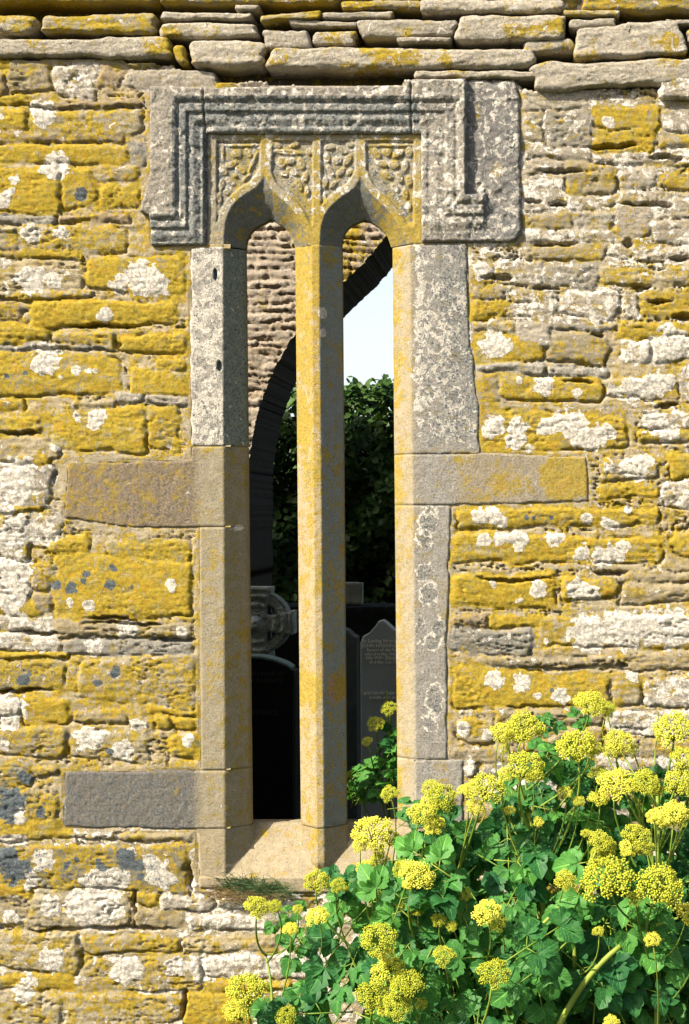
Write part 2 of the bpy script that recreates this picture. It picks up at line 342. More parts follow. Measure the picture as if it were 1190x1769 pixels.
# dressed stones of the window (wall-plane pixels)
def lerp(a, b, t): return a + (b - a) * t
def tY(y): return (y - 430) / 1000.0
LA = lambda y: lerp(385, 388, tY(y)); LI = lambda y: lerp(417, 428, tY(y))          # left jamb: arris, inner edge
ML = lambda y: lerp(505, 515, tY(y)); M1 = lambda y: lerp(538, 547, tY(y)); M2 = lambda y: lerp(551, 559, tY(y)); MR = lambda y: lerp(586, 594, tY(y))
RI = lambda y: lerp(674, 684, tY(y)); RA = lambda y: lerp(708, 720, tY(y))
CH = .058                                                                             # depth of the chamfers
DRESSED = {
 'l1': [(329, 427), (417, 427), (421, 770.8), (330, 770.8)], 'l2': [(118, 800), (330, 794), (330, 771), (421, 771), (422, 910.8), (350, 910), (230, 912), (110, 894)],
 'l3': [(344, 911), (422, 909), (427, 1330.8), (347, 1330.8)], 'l4': [(112, 1334), (347, 1331), (427, 1331), (428, 1431.8), (340, 1431.8), (108, 1429)],
 'r1': [(675, 423), (806, 421), (810, 560), (826, 700), (828, 784.8), (678, 784.8)], 'r2': [(678, 785), (830, 783), (1012, 790), (1018, 866), (780, 872.8), (679, 872.8)],
 'r3': [(679, 873), (778, 873), (772, 1100), (772, 1312.8), (683, 1312.8)], 'r4': [(683, 1313), (800, 1313), (800, 1431.8), (684, 1431.8)],
 'sill': [(340, 1432), (800, 1432), (800, 1544), (500, 1542), (344, 1534)],
 'hood': [(262, 152), (372, 156), (700, 152), (700, 142), (888, 140), (897, 170), (900, 400), (888, 417), (262, 424), (262, 372), (244, 368), (262, 300)]}

def frame_profile(X, Y):
    """height (m, towards the viewer) of jambs and mullion"""
    t = (Y - 430) / 1000.0
    la = 385 + 3 * t; li = 417 + 11 * t; ml = 505 + 10 * t; m1 = 538 + 9 * t; m2 = 551 + 8 * t; mr = 586 + 8 * t; ri = 674 + 10 * t; ra = 708 + 12 * t
    def seg(a, b, ha, hb): return ha + (hb - ha) * np.clip((X - a) / (b - a), 0, 1)
    h = np.where(X < li + 1, seg(la, li, 0, -CH), -1.0)
    h = np.where((X > ml - 1) & (X < (m1 + m2) / 2), seg(ml, m1, -CH, -.002), h)
    h = np.where((X >= (m1 + m2) / 2) & (X < mr + 1), seg(m2, mr, -.002, -CH), h)
    return np.where(X > ri - 1, seg(ri, ra, -CH, 0), h)

# ------------------------------------------------------------------ field evaluation for rubble
HOLES = [(1082, 418, 9, 7), (966, 350, 13, 5), (948, 498, 20, 3.5), (1110, 494, 17, 4.5), (1034, 580, 12, 4.5), (1183, 548, 14, 6), (955, 421, 40, 3.2), (1076, 1150, 7, 4), (1142, 520, 20, 3),
 (172, 561, 62, 3.5), (40, 748, 34, 3.5), (245, 360, 4, 12), (232, 1562, 4, 22), (328, 1520, 4, 26), (318, 1735, 3.5, 26), (590, 438, 10, 3), (218, 1075, 70, 3), (60, 1092, 50, 3), (30, 1192, 60, 4), (190, 1066, 40, 3), (300, 1105, 40, 4),
 (975, 298, 40, 4), (1120, 350, 40, 3.5), (905, 345, 30, 3), (860, 478, 24, 3.5), (1060, 250, 40, 4), (1150, 270, 30, 4), (1175, 445, 20, 4), (1000, 655, 30, 3), (700, 1545, 60, 3.5), (560, 1546, 50, 3.5), (215, 1605, 60, 4), (100, 1607, 50, 3.5), (1150, 700, 22, 3.5), (890, 1000, 60, 3.5), (1055, 990, 30, 4), (210, 1430, 90, 3)]
def stone_fields(X, Y, stones, blobs, darks, warp=1.0, frame=True, seed=0, mort=(.36, .295, .185)):
    sh = X.shape
    Xw = X + warp * (8 * fbm(X / 55, Y / 30, 1 + seed, 3) + 5.0 * fbm(X / 13, Y / 11, 5 + seed, 3))
    Yw = Y + warp * (8 * fbm(X / 80, Y / 50, 9 + seed, 3) + 4.6 * fbm(X / 16, Y / 9, 13 + seed, 3))
    D = np.full(sh, 60.0); ID = np.full(sh, -1, int); TOP = np.zeros(sh); ED = np.full(sh, 9.0); VV = np.zeros(sh)
    xs, ys = X[0], Y[:, 0]; r = random.Random(21 + seed)
    prm = []
    for i, (x0, y0, x1, y1, k) in enumerate(stones):
        hw, hh = (x1 - x0) / 2, (y1 - y0) / 2; cx, cy = x0 + hw, y0 + hh
        proj = r.uniform(-.001, .0040); tx = r.uniform(-1, 1) * .003; ty = r.uniform(-.3, 1) * .0035; tilt = r.uniform(-.02, .02); bl = r.uniform(.2, 1)
        prm.append((proj, tx, ty, bl))
        a, b = np.searchsorted(xs, [x0 - 22, x1 + 22]); c, d = np.searchsorted(ys, [y0 - 22, y1 + 22])
        if a >= b or c >= d: continue
        u = Xw[c:d, a:b] - cx; v = Yw[c:d, a:b] - cy - tilt * u
        rd = min(hh * .55, 9.0); taper = 1 + .16 * (u / max(hw, 1)) * r.choice((-1, 1))
        qx = np.abs(u) - hw + rd; qy = np.abs(v) * taper - hh + rd
        dd = np.sqrt(np.maximum(qx, 0) ** 2 + np.maximum(qy, 0) ** 2) + np.minimum(np.maximum(qx, qy), 0) - rd
        sub = D[c:d, a:b]; m = dd < sub; sub[m] = dd[m]
        ID[c:d, a:b][m] = i; VV[c:d, a:b][m] = (v / max(hh, 1))[m]
        TOP[c:d, a:b][m] = (proj + tx * u / max(hw, 1) - ty * v / max(hh, 1) + bl * .004 * (1 - (v / max(hh, 1)) ** 2))[m]
        ED[c:d, a:b][m] = min(hh * .7, 8.0)
    T = [TYPES[s[4]] for s in stones] + [(0, 0, 0, 0, (0, 0, 0), 1)]
    F = np.array([t[:4] for t in T]); TC = np.array([t[4] for t in T]); RG = np.array([t[5] for t in T])
    for i in range(len(stones)):
        q = r.uniform(.82, 1.2); TC[i] = TC[i] * q; F[i, 0] += r.uniform(-.08, .05); F[i, 1] += r.uniform(-.08, .08)
    # ground of mortar
    bed = fbm(X / 60, Y / 7, 41 + seed, 4); fine = fbm(X / 9, Y / 6, 47 + seed, 4); lump = fbm(X / 30, Y / 20, 51 + seed, 3)
    ridged = 1 - np.abs(fbm(X / 45, Y / 12, 61 + seed, 4)) * 2
    mh = -.0025 + .003 * lump + .0022 * fine + .0022 * bed
    edge = sstep(0, 1, np.clip(-D / ED, 0, 1) ** .6)
    rough = RG[ID]
    top = TOP + .0016 * fine * (1 + rough) + .0032 * bed * rough + .0016 * lump
    crk = sstep(.80, .97, ridged) * rough * (D < -5)
    top = top - .010 * crk * sstep(-.1, .4, fbm(X / 90, Y / 60, 71 + seed, 2))
    H = np.where(D < 0, mh + (top - mh) * edge, mh)
    joint = np.exp(-((D - .8) / 1.7) ** 2)
    st = np.clip(.10 + 1.5 * fbm(X / 40, Y / 24, 81 + seed, 3) + .55 * (VV > .2) - .25 * (VV < -.5), 0, 1)
    craggy = -.001 + .0045 * fbm(X / 38, Y / 16, 131 + seed, 5, .6) + .003 * bed
    rm = (.5 * sstep(780, 850, X) * sstep(600, 520, Y) * sstep(150, 175, Y) if frame else 0.0) * np.ones(sh)
    H = H * (1 - rm) + craggy * rm; st = st * (1 - .45 * rm)
    H = H - .015 * joint * st
    # loose craggy mortar cracks
    cr2 = sstep(.84, .96, 1 - np.abs(fbm(X / 38, Y / 10, 91 + seed, 4)) * 2) * (D > 4) * sstep(.0, .3, fbm(X / 120, Y / 120, 95, 2))
    H = H - .015 * cr2
    cr3 = sstep(.90, .985, 1 - np.abs(fbm(X / 30 + .3 * vn(X / 11, Y / 11, 5), Y / 10, 151 + seed, 4)) * 2)
    cr3 = cr3 * sstep(-.15, .35, fbm(X / 70, Y / 50, 155 + seed, 2)) * (.45 + .55 * (D > 0)) * (1 + .7 * (rm > .1))
    H = H - .010 * cr3
    if frame:
        for hx, hy, ha, hb in HOLES:
            H = H - .035 * sstep(1.25, .6, np.hypot((Xw - hx) / ha, (Yw - hy) / hb))
    on = (sstep(4, 0, D + 6.5 * fbm(X / 12, Y / 9, 97 + seed, 4) + 7 * fbm(X / 30, Y / 16, 99 + seed, 3)) * (1 - .4 * rm))[..., None]
    wreg = np.where((X > 790) & (Y < 560), .50, np.where(Y > 1430, .50, np.where(X > 770, .28, .14))) if frame else .3
    yreg = np.where((X > 790) & (Y < 560), .50, np.where(Y > 1430, .44, .46)) if frame else .3
    mf = np.stack([np.broadcast_to(yreg, sh) + .10 * lump, np.broadcast_to(wreg, sh) + .12 * lump, .12 + .0 * X, .1 + .0 * X], -1)
    f = mf * (1 - on) + F[ID] * on
    mc = np.array(mort); tone = mc * (1 - on) + TC[ID] * on
    grey = sstep(-.1, .6, fbm(X / 100, Y / 60, 33 + seed, 2))[..., None] * (1 - on)
    tone = tone * (1 - grey * .35) + np.array((.30, .29, .25)) * grey * .35
    f[..., 0] += .16 * fbm(X / 120, Y / 80, 141 + seed, 3); f[..., 1] += .12 * fbm(X / 45, Y / 30, 145 + seed, 3)
    for arr, ch, amp in ((blobs, 1, 1.15), (darks, 2, 1.2)):
        for bx, by, br in arr:
            a, b = np.searchsorted(xs, [bx - br * 2, bx + br * 2]); c, d = np.searchsorted(ys, [by - br * 2, by + br * 2])
            if a >= b or c >= d: continue
            rr_ = np.hypot(Xw[c:d, a:b] - bx - warp * 1, Yw[c:d, a:b] - by) + br * .55 * fbm(X[c:d, a:b] / 9, Y[c:d, a:b] / 9, 161 + int(bx), 4)
            f[c:d, a:b, ch] = np.maximum(f[c:d, a:b, ch], amp * sstep(1.35, .72, rr_ / br))
            if ch == 1: H[c:d, a:b] += .0012 * sstep(1.1, .8, rr_ / br)
    return H, f, tone, D

def grid_faces(ny, nx, keep=None):
    i = np.arange(ny * nx).reshape(ny, nx)
    q = np.stack([i[:-1, :-1], i[1:, :-1], i[1:, 1:], i[:-1, 1:]], -1)
    return q[keep] if keep is not None else q.reshape(-1, 4)

def patch(name, xs, ys, sdf, hfun, mat, parent, back=.16, y0=0.0, side=None):
    """carved face given as height over an outline, with sides running back into the wall"""
    X, Y = np.meshgrid(xs, ys)
    d = sdf(X, Y)
    ce = (d[:-1, :-1] + d[1:, :-1] + d[1:, 1:] + d[:-1, 1:]) / 4
    keep = ce < 0
    # pull border vertices on to the outline
    cnt = np.zeros(X.shape, int)
    for a in (0, 1):
        for c in (0, 1): cnt[a:a + keep.shape[0], c:c + keep.shape[1]] += keep
    bd = (cnt > 0) & (cnt < 4)
    e = .4
    for _ in range(2):
        dd = sdf(X, Y); gx = (sdf(X + e, Y) - sdf(X - e, Y)) / (2 * e); gy = (sdf(X, Y + e) - sdf(X, Y - e)) / (2 * e)
        g = np.maximum(gx * gx + gy * gy, .3); st = np.clip(dd, -2.5, 2.5)
        X = np.where(bd, X - st * gx / g, X); Y = np.where(bd, Y - st * gy / g, Y)
    H, f, tone = hfun(X, Y, np.minimum(sdf(X, Y), 0))
    V = np.stack([wx(X), y0 - H, wz(Y)], -1).reshape(-1, 3)
    F = grid_faces(*X.shape, keep)
    used = np.unique(F); mp = -np.ones(len(V), int); mp[used] = np.arange(len(used))
    V = V[used]; F = mp[F]; f = np.broadcast_to(f, X.shape + (4,)).reshape(-1, 4)[used]; tone = np.broadcast_to(tone, X.shape + (3,)).reshape(-1, 3)[used]
    # border edges -> sides
    ed = np.concatenate([F[:, [0, 1]], F[:, [1, 2]], F[:, [2, 3]], F[:, [3, 0]]])
    key = np.sort(ed, 1); kk = key[:, 0] * (len(V) + 1) + key[:, 1]
    u, inv, c = np.unique(kk, return_inverse=True, return_counts=True)
    be = ed[c[inv] == 1]
    bv = np.unique(be); m2 = -np.ones(len(V), int); m2[bv] = np.arange(len(bv)); n0, nb = len(V), len(bv)
    rows = [V[bv]]; nr = 5
    for k in range(1, nr + 1):
        rw = V[bv].copy(); rw[:, 1] = rw[:, 1] + (y0 + back - rw[:, 1]) * (k / nr); rows.append(rw)
    V2 = np.concatenate([V] + rows); F2 = [F]
    for k in range(nr):
        a = n0 + k * nb; bq = n0 + (k + 1) * nb
        F2.append(np.stack([a + m2[be[:, 1]], a + m2[be[:, 0]], bq + m2[be[:, 0]], bq + m2[be[:, 1]]], -1))
    me = mesh(V2, np.concatenate(F2))
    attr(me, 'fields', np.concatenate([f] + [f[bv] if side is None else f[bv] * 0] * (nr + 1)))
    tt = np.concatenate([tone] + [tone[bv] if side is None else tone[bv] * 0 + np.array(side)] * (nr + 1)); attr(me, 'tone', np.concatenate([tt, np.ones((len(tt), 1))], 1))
    return link(name, me, mat, parent)

# ================================================================== THE WALL
wall = tag(empty('ruined_stone_wall', (0, 0, 0)), 'near rubble church wall crusted with yellow and white lichen, with a twin pointed window', 'wall')

def axis(lo, hi, step, far_lo, far_hi):
    a = list(np.arange(lo, hi + step, step)); s = step; x = lo
    pre = []
    while x > far_lo: s = min(s * 1.12, 16); x -= s; pre.append(x)
    s = step; x = a[-1]; post = []
    while x < far_hi: s = min(s * 1.12, 16); x += s; post.append(x)
    return np.array(pre[::-1] + a + post)
xs = axis(-20, 1210, 2.4, -1500, 2300); ys = axis(-15, 1780, 2.4, -1250, 1800)
X, Y = np.meshgrid(xs, ys)
H, f, tone, D = stone_fields(X, Y, STL, WB, DB)
rec = (X > -55) & (X < 1225) & (Y > -60)
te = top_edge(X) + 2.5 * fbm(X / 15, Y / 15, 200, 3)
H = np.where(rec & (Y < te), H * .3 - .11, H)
tone[rec & (Y < te - 3)] *= .35  # recess behind the slabs darkened in colour, for blacker shade in the gaps
dd = np.full(X.shape, 99.0)
for kx, P in DRESSED.items(): dd = np.minimum(dd, sdpoly(X, Y, P))
near = sstep(14, 3, dd)                                # mortar runs up flush round the dressed stones
flush = -.002 + .0012 * fbm(X / 12, Y / 12, 300, 3)
H = H * (1 - near) + flush * near
H = np.where(dd < 6, H - .006 * np.exp(-((dd - .8) / 1.6) ** 2) * np.clip(.5 + fbm(X / 40, Y / 40, 310, 2), 0, 1), H)
H = np.where(dd < -2.5, -.03, H)
hole = (X > 396) & (X < 716) & (Y > 250) & (Y < 1500)
keep = ~(hole[:-1, :-1] & hole[1:, 1:])
V = np.stack([wx(X), -H, wz(Y)], -1).reshape(-1, 3)
me = mesh(V, grid_faces(*X.shape, keep)); attr(me, 'fields', f.reshape(-1, 4))
attr(me, 'tone', np.concatenate([tone.reshape(-1, 3), np.ones((X.size, 1))], 1))
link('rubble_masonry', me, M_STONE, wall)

# wall core behind the facing, with a splayed embrasure
def prism(name, quads, y0, y1, mat, parent):
    vs, fs = [], []
    for (fr, bk) in quads:
        n = len(vs)
        vs += [(x, y0, z) for x, z in fr] + [(x, y1, z) for x, z in bk]
        fs += [(n, n + 1, n + 2, n + 3), (n + 7, n + 6, n + 5, n + 4)] + [(n + i, n + 4 + i, n + 4 + (i + 1) % 4, n + (i + 1) % 4) for i in range(4)]
    me = mesh(vs, fs, False); return link(name, me, mat, parent)
T_ = 5.10; xl, xr = wx(404), wx(706); zl, zh = wz(1446), wz(352)
q = [([(-6, 0), (xl, 0), (xl, T_), (-6, T_)], [(-6, 0), (xl - .35, 0), (xl - .35, T_), (-6, T_)]),
     ([(xr, 0), (6, 0), (6, T_), (xr, T_)], [(xr + .30, 0), (6, 0), (6, T_), (xr + .30, T_)]),
     ([(xl, 0), (xr, 0), (xr, zl), (xl, zl)], [(xl - .35, 0), (xr + .30, 0), (xr + .30, zl - .25), (xl - .35, zl - .25)]),
     ([(xl, zh), (xr, zh), (xr, T_), (xl, T_)], [(xl - .35, zh + .2), (xr + .30, zh + .2), (xr + .30, T_), (xl - .35, T_)])]
prism('wall_core', q, .165, .72, M_CORE, wall)
vs, fs = [], []
for (a, b_) in ((-6, wx(-1490)), (wx(2290), 6)):
    n = len(vs); vs += [(a, .0, 0), (b_, .0, 0), (b_, .0, T_), (a, .0, T_), (a, .16, 0), (b_, .16, 0), (b_, .16, T_), (a, .16, T_)]
    fs += [(n, n + 1, n + 2, n + 3), (n + 3, n + 2, n + 6, n + 7), (n, n + 3, n + 7, n + 4), (n + 1, n + 5, n + 6, n + 2)]
link('outer_masonry', mesh(vs, fs, False), M_CORE, wall)

# dry-laid slabs over the window: px quad corners x0 y0 x1 y1, tilt of the right end, type, projection
SLABS = """-30 -14 270 6 0 D 0;-15 28 62 60 0 C 6;73 25 273 61 -1 y 10;277 23 436 36 1 C 4;276 40 446 68 0 C 8;410 10 452 23 0 C 10;449 24 556 38 -9 y 12;556 21 680 34 -1 C 4;497 36 621 48 3 C 2;
456 51 538 90 0 C 10;541 54 617 82 -2 C 4;-15 66 298 103 0 C 12;304 78 324 114 0 y 2;328 70 459 120 3 C 14;462 84 928 122 2 C 16;712 124 930 137 0 C 8;
590 1 728 17 0 y 2;724 0 975 24 0 C 8;275 -16 590 8 0 D 0;789 27 978 75 -2 C 12;617 33 788 68 -2 C 8;688 67 778 77 1 C 12;976 19 1072 31 2 y 6;983 32 1066 51 -4 C 4;900 69 992 94 -9 C 2;
992 42 1182 102 -12 C 14;1003 -14 1230 24 2 D 4;1150 34 1220 43 0 C 4;1186 50 1250 76 0 C 4;918 104 1240 154 -16 C 16;1138 128 1240 176 0 W 14"""
def slab(x0, y0, x1, y1, tl, k, pr, seed):
    r = random.Random(seed); wd, ht = (x1 - x0), (y1 - y0); dp = r.uniform(.13, .16)
    nx, nz, ny = max(10, int(wd / 2.6)), max(8, int(ht / 2.2)), 9
    lx, lz, ly = wd * S / 2, ht * S / 2, dp / 2
    rad = min(lz * .75, .013 + r.random() * .006)
    vs, fs, idx = [], [], {}
    def vid(i, j, l):
        kk = (i, j, l)
        if kk not in idx: idx[kk] = len(vs); vs.append((i / nx * 2 - 1, j / ny * 2 - 1, l / nz * 2 - 1))
        return idx[kk]
    for i in range(nx):
        for l in range(nz):
            fs.append((vid(i, 0, l), vid(i + 1, 0, l), vid(i + 1, 0, l + 1), vid(i, 0, l + 1)))
            fs.append((vid(i, ny, l), vid(i, ny, l + 1), vid(i + 1, ny, l + 1), vid(i + 1, ny, l)))
        for j in range(ny):
            fs.append((vid(i, j, nz), vid(i + 1, j, nz), vid(i + 1, j + 1, nz), vid(i, j + 1, nz)))
            fs.append((vid(i, j, 0), vid(i, j + 1, 0), vid(i + 1, j + 1, 0), vid(i + 1, j, 0)))
    for j in range(ny):
        for l in range(nz):
            fs.append((vid(0, j, l), vid(0, j, l + 1), vid(0, j + 1, l + 1), vid(0, j + 1, l)))
            fs.append((vid(nx, j, l), vid(nx, j + 1, l), vid(nx, j + 1, l + 1), vid(nx, j, l + 1)))
    P = np.array(vs) * np.array([lx, ly, lz])
    L = np.array([lx, ly, lz]); core = np.clip(P, -(L - rad), L - rad); dv = P - core; n = np.linalg.norm(dv, axis=1, keepdims=True)
    P = np.where(n > 1e-9, core + dv / np.maximum(n, 1e-9) * np.minimum(rad, np.max(np.abs(dv), 1, keepdims=True) * 1.0), P)
    u, v = P[:, 0] / S * .985, P[:, 2] / S * .92; cx, cy = (x0 + x1) / 2, (y0 + y1) / 2
    # irregular ends and beds
    s1, s2 = r.uniform(-.35, .35), r.uniform(-.35, .35)
    u2 = u + np.where(u > 0, s1, s2) * v + 3.0 * fbm(v / 10 + seed, u / 60, seed, 3) + 5 * fbm(u / 90, v / 14 + seed, seed + 5, 2)
    v2 = v * (1 + .22 * fbm(u / 60 + seed, u * 0, seed + 2, 2)) + 2.6 * fbm(u / 42 + seed, v / 30, seed + 3, 3) + 1.2 * fbm(u / 11, v / 8 + seed, seed + 4, 3)
    v2 = v2 - tl * (u / max(wd, 1))
    yy = P[:, 1] - (pr / 1000.0) + dp / 2 - .012 + .004 * fbm(u / 30, v / 7 + seed, seed + 8, 4) * (P[:, 1] < 0) + .0015 * fbm(u / 7, v / 5, seed + 9, 3)
    W = np.stack([wx(cx + u2), yy, wz(cy - v2)], -1)
    me = mesh(W, fs); t = TYPES[k]; N = len(W)
    pat = fbm(u / 70 + seed, v / 40, seed + 12, 2)
    fl = np.stack([t[0] + .75 * np.clip(pat, 0, 1) + 0 * u, t[1] + 0 * u, t[2] + 0 * u, t[3] + 0 * u], -1)
    q_ = r.uniform(.9, 1.15); attr(me, 'fields', fl); attr(me, 'tone', np.tile(np.array([*(np.array(t[4]) * q_), 1]), (N, 1)))
    return link('dry_laid_slab', me, M_STONE, wall)
for i, s in enumerate(SLABS.replace('\n', '').split(';')):
    a = s.split(); slab(*[float(v) for v in a[:5]], a[5], float(a[6]), 100 + i * 13)

# ================================================================== THE WINDOW (a part of the wall)
win = empty('twin_light_window', (0, 0, 0), wall)
def edge_drop(d, w=3.0, amt=.004): return -amt * (1 - sstep(0, w, -d)) ** 2
def jamb_fields(X, Y, side):
    sh = X.shape; t = tY(Y)
    n1, n2 = fbm(X / 60, Y / 90, 401, 3), fbm(X / 22, Y / 30, 405, 3)
    f = np.zeros(sh + (4,)); tone = np.zeros(sh + (3,)); tone[:] = (.30, .26, .185)
    f[..., 0] = .36 + .2 * n1; f[..., 1] = .12 + .15 * n2; f[..., 2] = .14; f[..., 3] = .25
    if side == 'l':
        up = sstep(775, 765, Y); arr = 385 + 3 * t; ch = X > arr
        f[..., 1] = f[..., 1] * (1 - up) + up * np.where(ch, .25, .62)
        f[..., 2] = f[..., 2] * (1 - up) + up * np.where(ch, .40, .33)
        f[..., 3] = f[..., 3] * (1 - up) + up * .75
        f[..., 0] = f[..., 0] * (1 - up) + up * .12 + .35 * np.exp(-((Y - 778) / 9) ** 2)
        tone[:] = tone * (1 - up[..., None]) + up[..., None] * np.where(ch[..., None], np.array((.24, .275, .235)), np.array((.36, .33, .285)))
        low = (~ch) & (Y > 770); tone[ch & (Y > 770)] = (.29, .25, .17); f[ch & (Y > 770), 0] = .40 + .22 * n1[ch & (Y > 770)]
        blk = sstep(352, 325, X) * (Y > 770)
        tone[:] = tone * (1 - blk[..., None]) + blk[..., None] * np.where((Y < 1000)[..., None], np.array((.235, .18, .12)), np.array((.18, .16, .135)))
        f[..., 0] = f[..., 0] * (1 - blk) + blk * np.where(Y < 1000, .38 + .35 * n1, .14 + .3 * n1); f[..., 3] += blk * 1.0; f[..., 2] += blk * np.where(Y > 1000, .26, .08)
        hole = np.minimum(np.hypot((X - 372) / 3, (Y - 474) / 10), np.hypot((X - 379) / 4, (Y - 632) / 9)); f[..., 2] += 1.2 * sstep(1.2, .8, hole)
        f[..., 1] = np.maximum(f[..., 1], .75 * sstep(1.2, .6, np.hypot((X - 405) / 16, (Y - 912) / 7)))
    else:
        c = sstep(705, 728, X + 4 * n2); up = sstep(800, 740, Y)
        f[..., 1] = .02 + c * (up * (.40 + .25 * n1) + (1 - up) * .12); f[..., 2] = .05 + c * (.14 + .10 * n2) + c * up * (.18 + .12 * sstep(740, 790, X))
        f[..., 0] = .36 + .16 * n1 - c * .10 + .3 * sstep(700, 684, X) * (n2 > -.1); f[..., 3] = .1 + c * .45
        tone[:] = np.array((.33, .28, .19)) * (1 - c[..., None]) + c[..., None] * np.array((.30, .28, .25))
        band = sstep(690, 708, X) * sstep(740, 722, X) * up; f[..., 1] += .25 * band
        b = sstep(775, 800, X) * (Y > 780) * (Y < 880)
        f[..., 0] = f[..., 0] * (1 - b) + b * (.40 + .3 * n1 + .8 * sstep(1.25, .7, np.hypot((X - 975) / 42, (Y - 825) / 38)) + .35 * sstep(1.2, .6, np.hypot((X - 880) / 44, (Y - 835) / 28)))
        tone[:] = tone * (1 - b[..., None]) + b[..., None] * np.array((.30, .255, .185))
        f[..., 0] += .30 * (Y > 1300) * sstep(-.2, .5, n1)
        for bx, by, bw, bh in ((742, 905, 16, 26), (735, 930, 14, 20), (735, 990, 18, 18), (738, 1025, 17, 22), (728, 1090, 10, 24), (760, 1085, 12, 22), (745, 1110, 18, 14), (752, 1215, 16, 34), (745, 1250, 14, 18), (745, 885, 12, 10), (768, 640, 17, 20), (785, 690, 15, 22), (758, 732, 18, 20), (776, 560, 18, 16), (786, 610, 13, 18), (752, 600, 12, 13), (742, 680, 11, 20), (730, 560, 12, 14), (765, 505, 16, 14), (790, 740, 12, 15)):
            q = np.hypot((X - bx) / bw, (Y - by) / bh) + .55 * fbm(X / 7, Y / 7, 409, 3) + .3 * n2
            f[..., 1] = np.maximum(f[..., 1], (.78 + .35 * fbm(X / 14, Y / 14, 419, 3)) * np.exp(-((q - .92) / .2) ** 2)); f[..., 2] = np.maximum(f[..., 2], .42 * sstep(.9, .6, q))
            f[..., 3] = np.maximum(f[..., 3], sstep(.9, .6, q))
    return f, tone
def jamb(name, key, side, pit=0.0):
    P = np.array(DRESSED[key], float); x0, y0 = P.min(0) - 3; x1, y1 = P.max(0) + 3
    def hf(X, Y, d):
        f, t = jamb_fields(X, Y, side); h = frame_profile(X, Y)
        h = np.where(h < -.5, -CH, h) + edge_drop(d, 3.0, .005)
        inner = (X > 360) & (X < 720)
        h = h + .0010 * fbm(X / 9, Y / 9, 500, 4) + .0016 * fbm(X / 40, Y / 50, 510, 3) - f[..., 3] * .0016 * sstep(.1, .5, fbm(X / 6, Y / 6, 520, 3))
        h = h - .010 * sstep(.8, 1.2, f[..., 2])
        return h + .002, f, t
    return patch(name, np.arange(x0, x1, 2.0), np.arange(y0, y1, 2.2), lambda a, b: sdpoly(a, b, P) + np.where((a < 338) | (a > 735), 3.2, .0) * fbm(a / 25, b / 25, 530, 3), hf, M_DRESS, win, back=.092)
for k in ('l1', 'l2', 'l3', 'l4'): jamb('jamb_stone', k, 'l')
for k in ('r1', 'r2', 'r3', 'r4'): jamb('jamb_stone', k, 'r')

def mull_fields(X, Y):
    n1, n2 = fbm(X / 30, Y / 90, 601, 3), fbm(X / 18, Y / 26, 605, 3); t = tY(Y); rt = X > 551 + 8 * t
    f = np.zeros(X.shape + (4,)); up = sstep(900, 560, Y)
    f[..., 0] = np.where(rt, .40 + .24 * n1, .46 + .28 * up + .22 * n1 + .5 * np.exp(-((Y - 1190) / 26) ** 2) + .5 * np.exp(-((Y - 740) / 30) ** 2) * (X < 535))
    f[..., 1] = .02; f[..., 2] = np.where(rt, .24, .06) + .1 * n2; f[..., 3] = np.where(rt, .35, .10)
    tone = np.where(rt[..., None], np.array((.215, .24, .235)), np.array((.36, .29, .18)))  # shaded right chamfer painted darker and bluer, with the sky's tint in it
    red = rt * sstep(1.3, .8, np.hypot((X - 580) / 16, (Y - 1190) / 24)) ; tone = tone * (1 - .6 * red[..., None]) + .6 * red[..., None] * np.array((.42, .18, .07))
    f[..., 0] = np.where(red > .3, .6, f[..., 0])
    for cx, cy, r_ in ((556, 540, 7), (557, 574, 5)):
        f[..., 1] = np.maximum(f[..., 1], 1.0 * sstep(1.3, .7, np.hypot(X - cx, (Y - cy) / 1.5) / r_))
    return f, tone
def hf(X, Y, d):
    f, t = mull_fields(X, Y); h = frame_profile(X, Y); h = np.where(h < -.5, -CH, h)
    h = h + np.where((Y < 427) | (Y > 1425), edge_drop(d, 2.5, .003), 0) + .0010 * fbm(X / 9, Y / 12, 611, 4) + .001 * fbm(X / 40, Y / 50, 612, 3)
    return h, f, t
P = [(ML(424), 422), (MR(424), 422), (MR(1430), 1431), (ML(1430), 1431)]
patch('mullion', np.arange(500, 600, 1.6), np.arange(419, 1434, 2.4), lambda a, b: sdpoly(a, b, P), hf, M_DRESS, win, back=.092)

# tracery head with two ogee lights
def smooth_pts(pts, n=6):
    out = []
    for i in range(len(pts) - 1):
        p0 = np.array(pts[max(i - 1, 0)]); p1 = np.array(pts[i]); p2 = np.array(pts[i + 1]); p3 = np.array(pts[min(i + 2, len(pts) - 1)])
        for k in range(n):
            t = k / n; out.append(tuple(.5 * ((2 * p1) + (p2 - p0) * t + (2 * p0 - 5 * p1 + 4 * p2 - p3) * t * t + (3 * p1 - p0 - 3 * p2 + p3) * t ** 3)))
    return out + [tuple(pts[-1])]
IL = smooth_pts([(423, 430), (425, 416), (431, 402), (443, 391), (457, 384), (467, 377)]) [:-1] + smooth_pts([(467, 377), (477, 384), (491, 393), (502, 406), (507, 418), (509.5, 430)])
IR = smooth_pts([(589.5, 430), (590, 416), (595, 401), (606, 389), (619, 383), (630, 378)]) [:-1] + smooth_pts([(630, 378), (641, 384), (655, 393), (667, 406), (672, 417), (676.5, 430)])
IL = [deep(p, CH) for p in IL]; IR = [deep(p, CH) for p in IR]
IL = [(IL[0][0], 460)] + IL + [(IL[-1][0], 460)]; IR = [(IR[0][0], 460)] + IR + [(IR[-1][0], 460)]
OL = smooth_pts([(385, 426), (388, 385), (400, 355), (420, 336), (441, 322), (456, 302)])[:-1] + smooth_pts([(456, 302), (466, 324), (484, 342), (504, 360), (520, 386), (536, 426)])
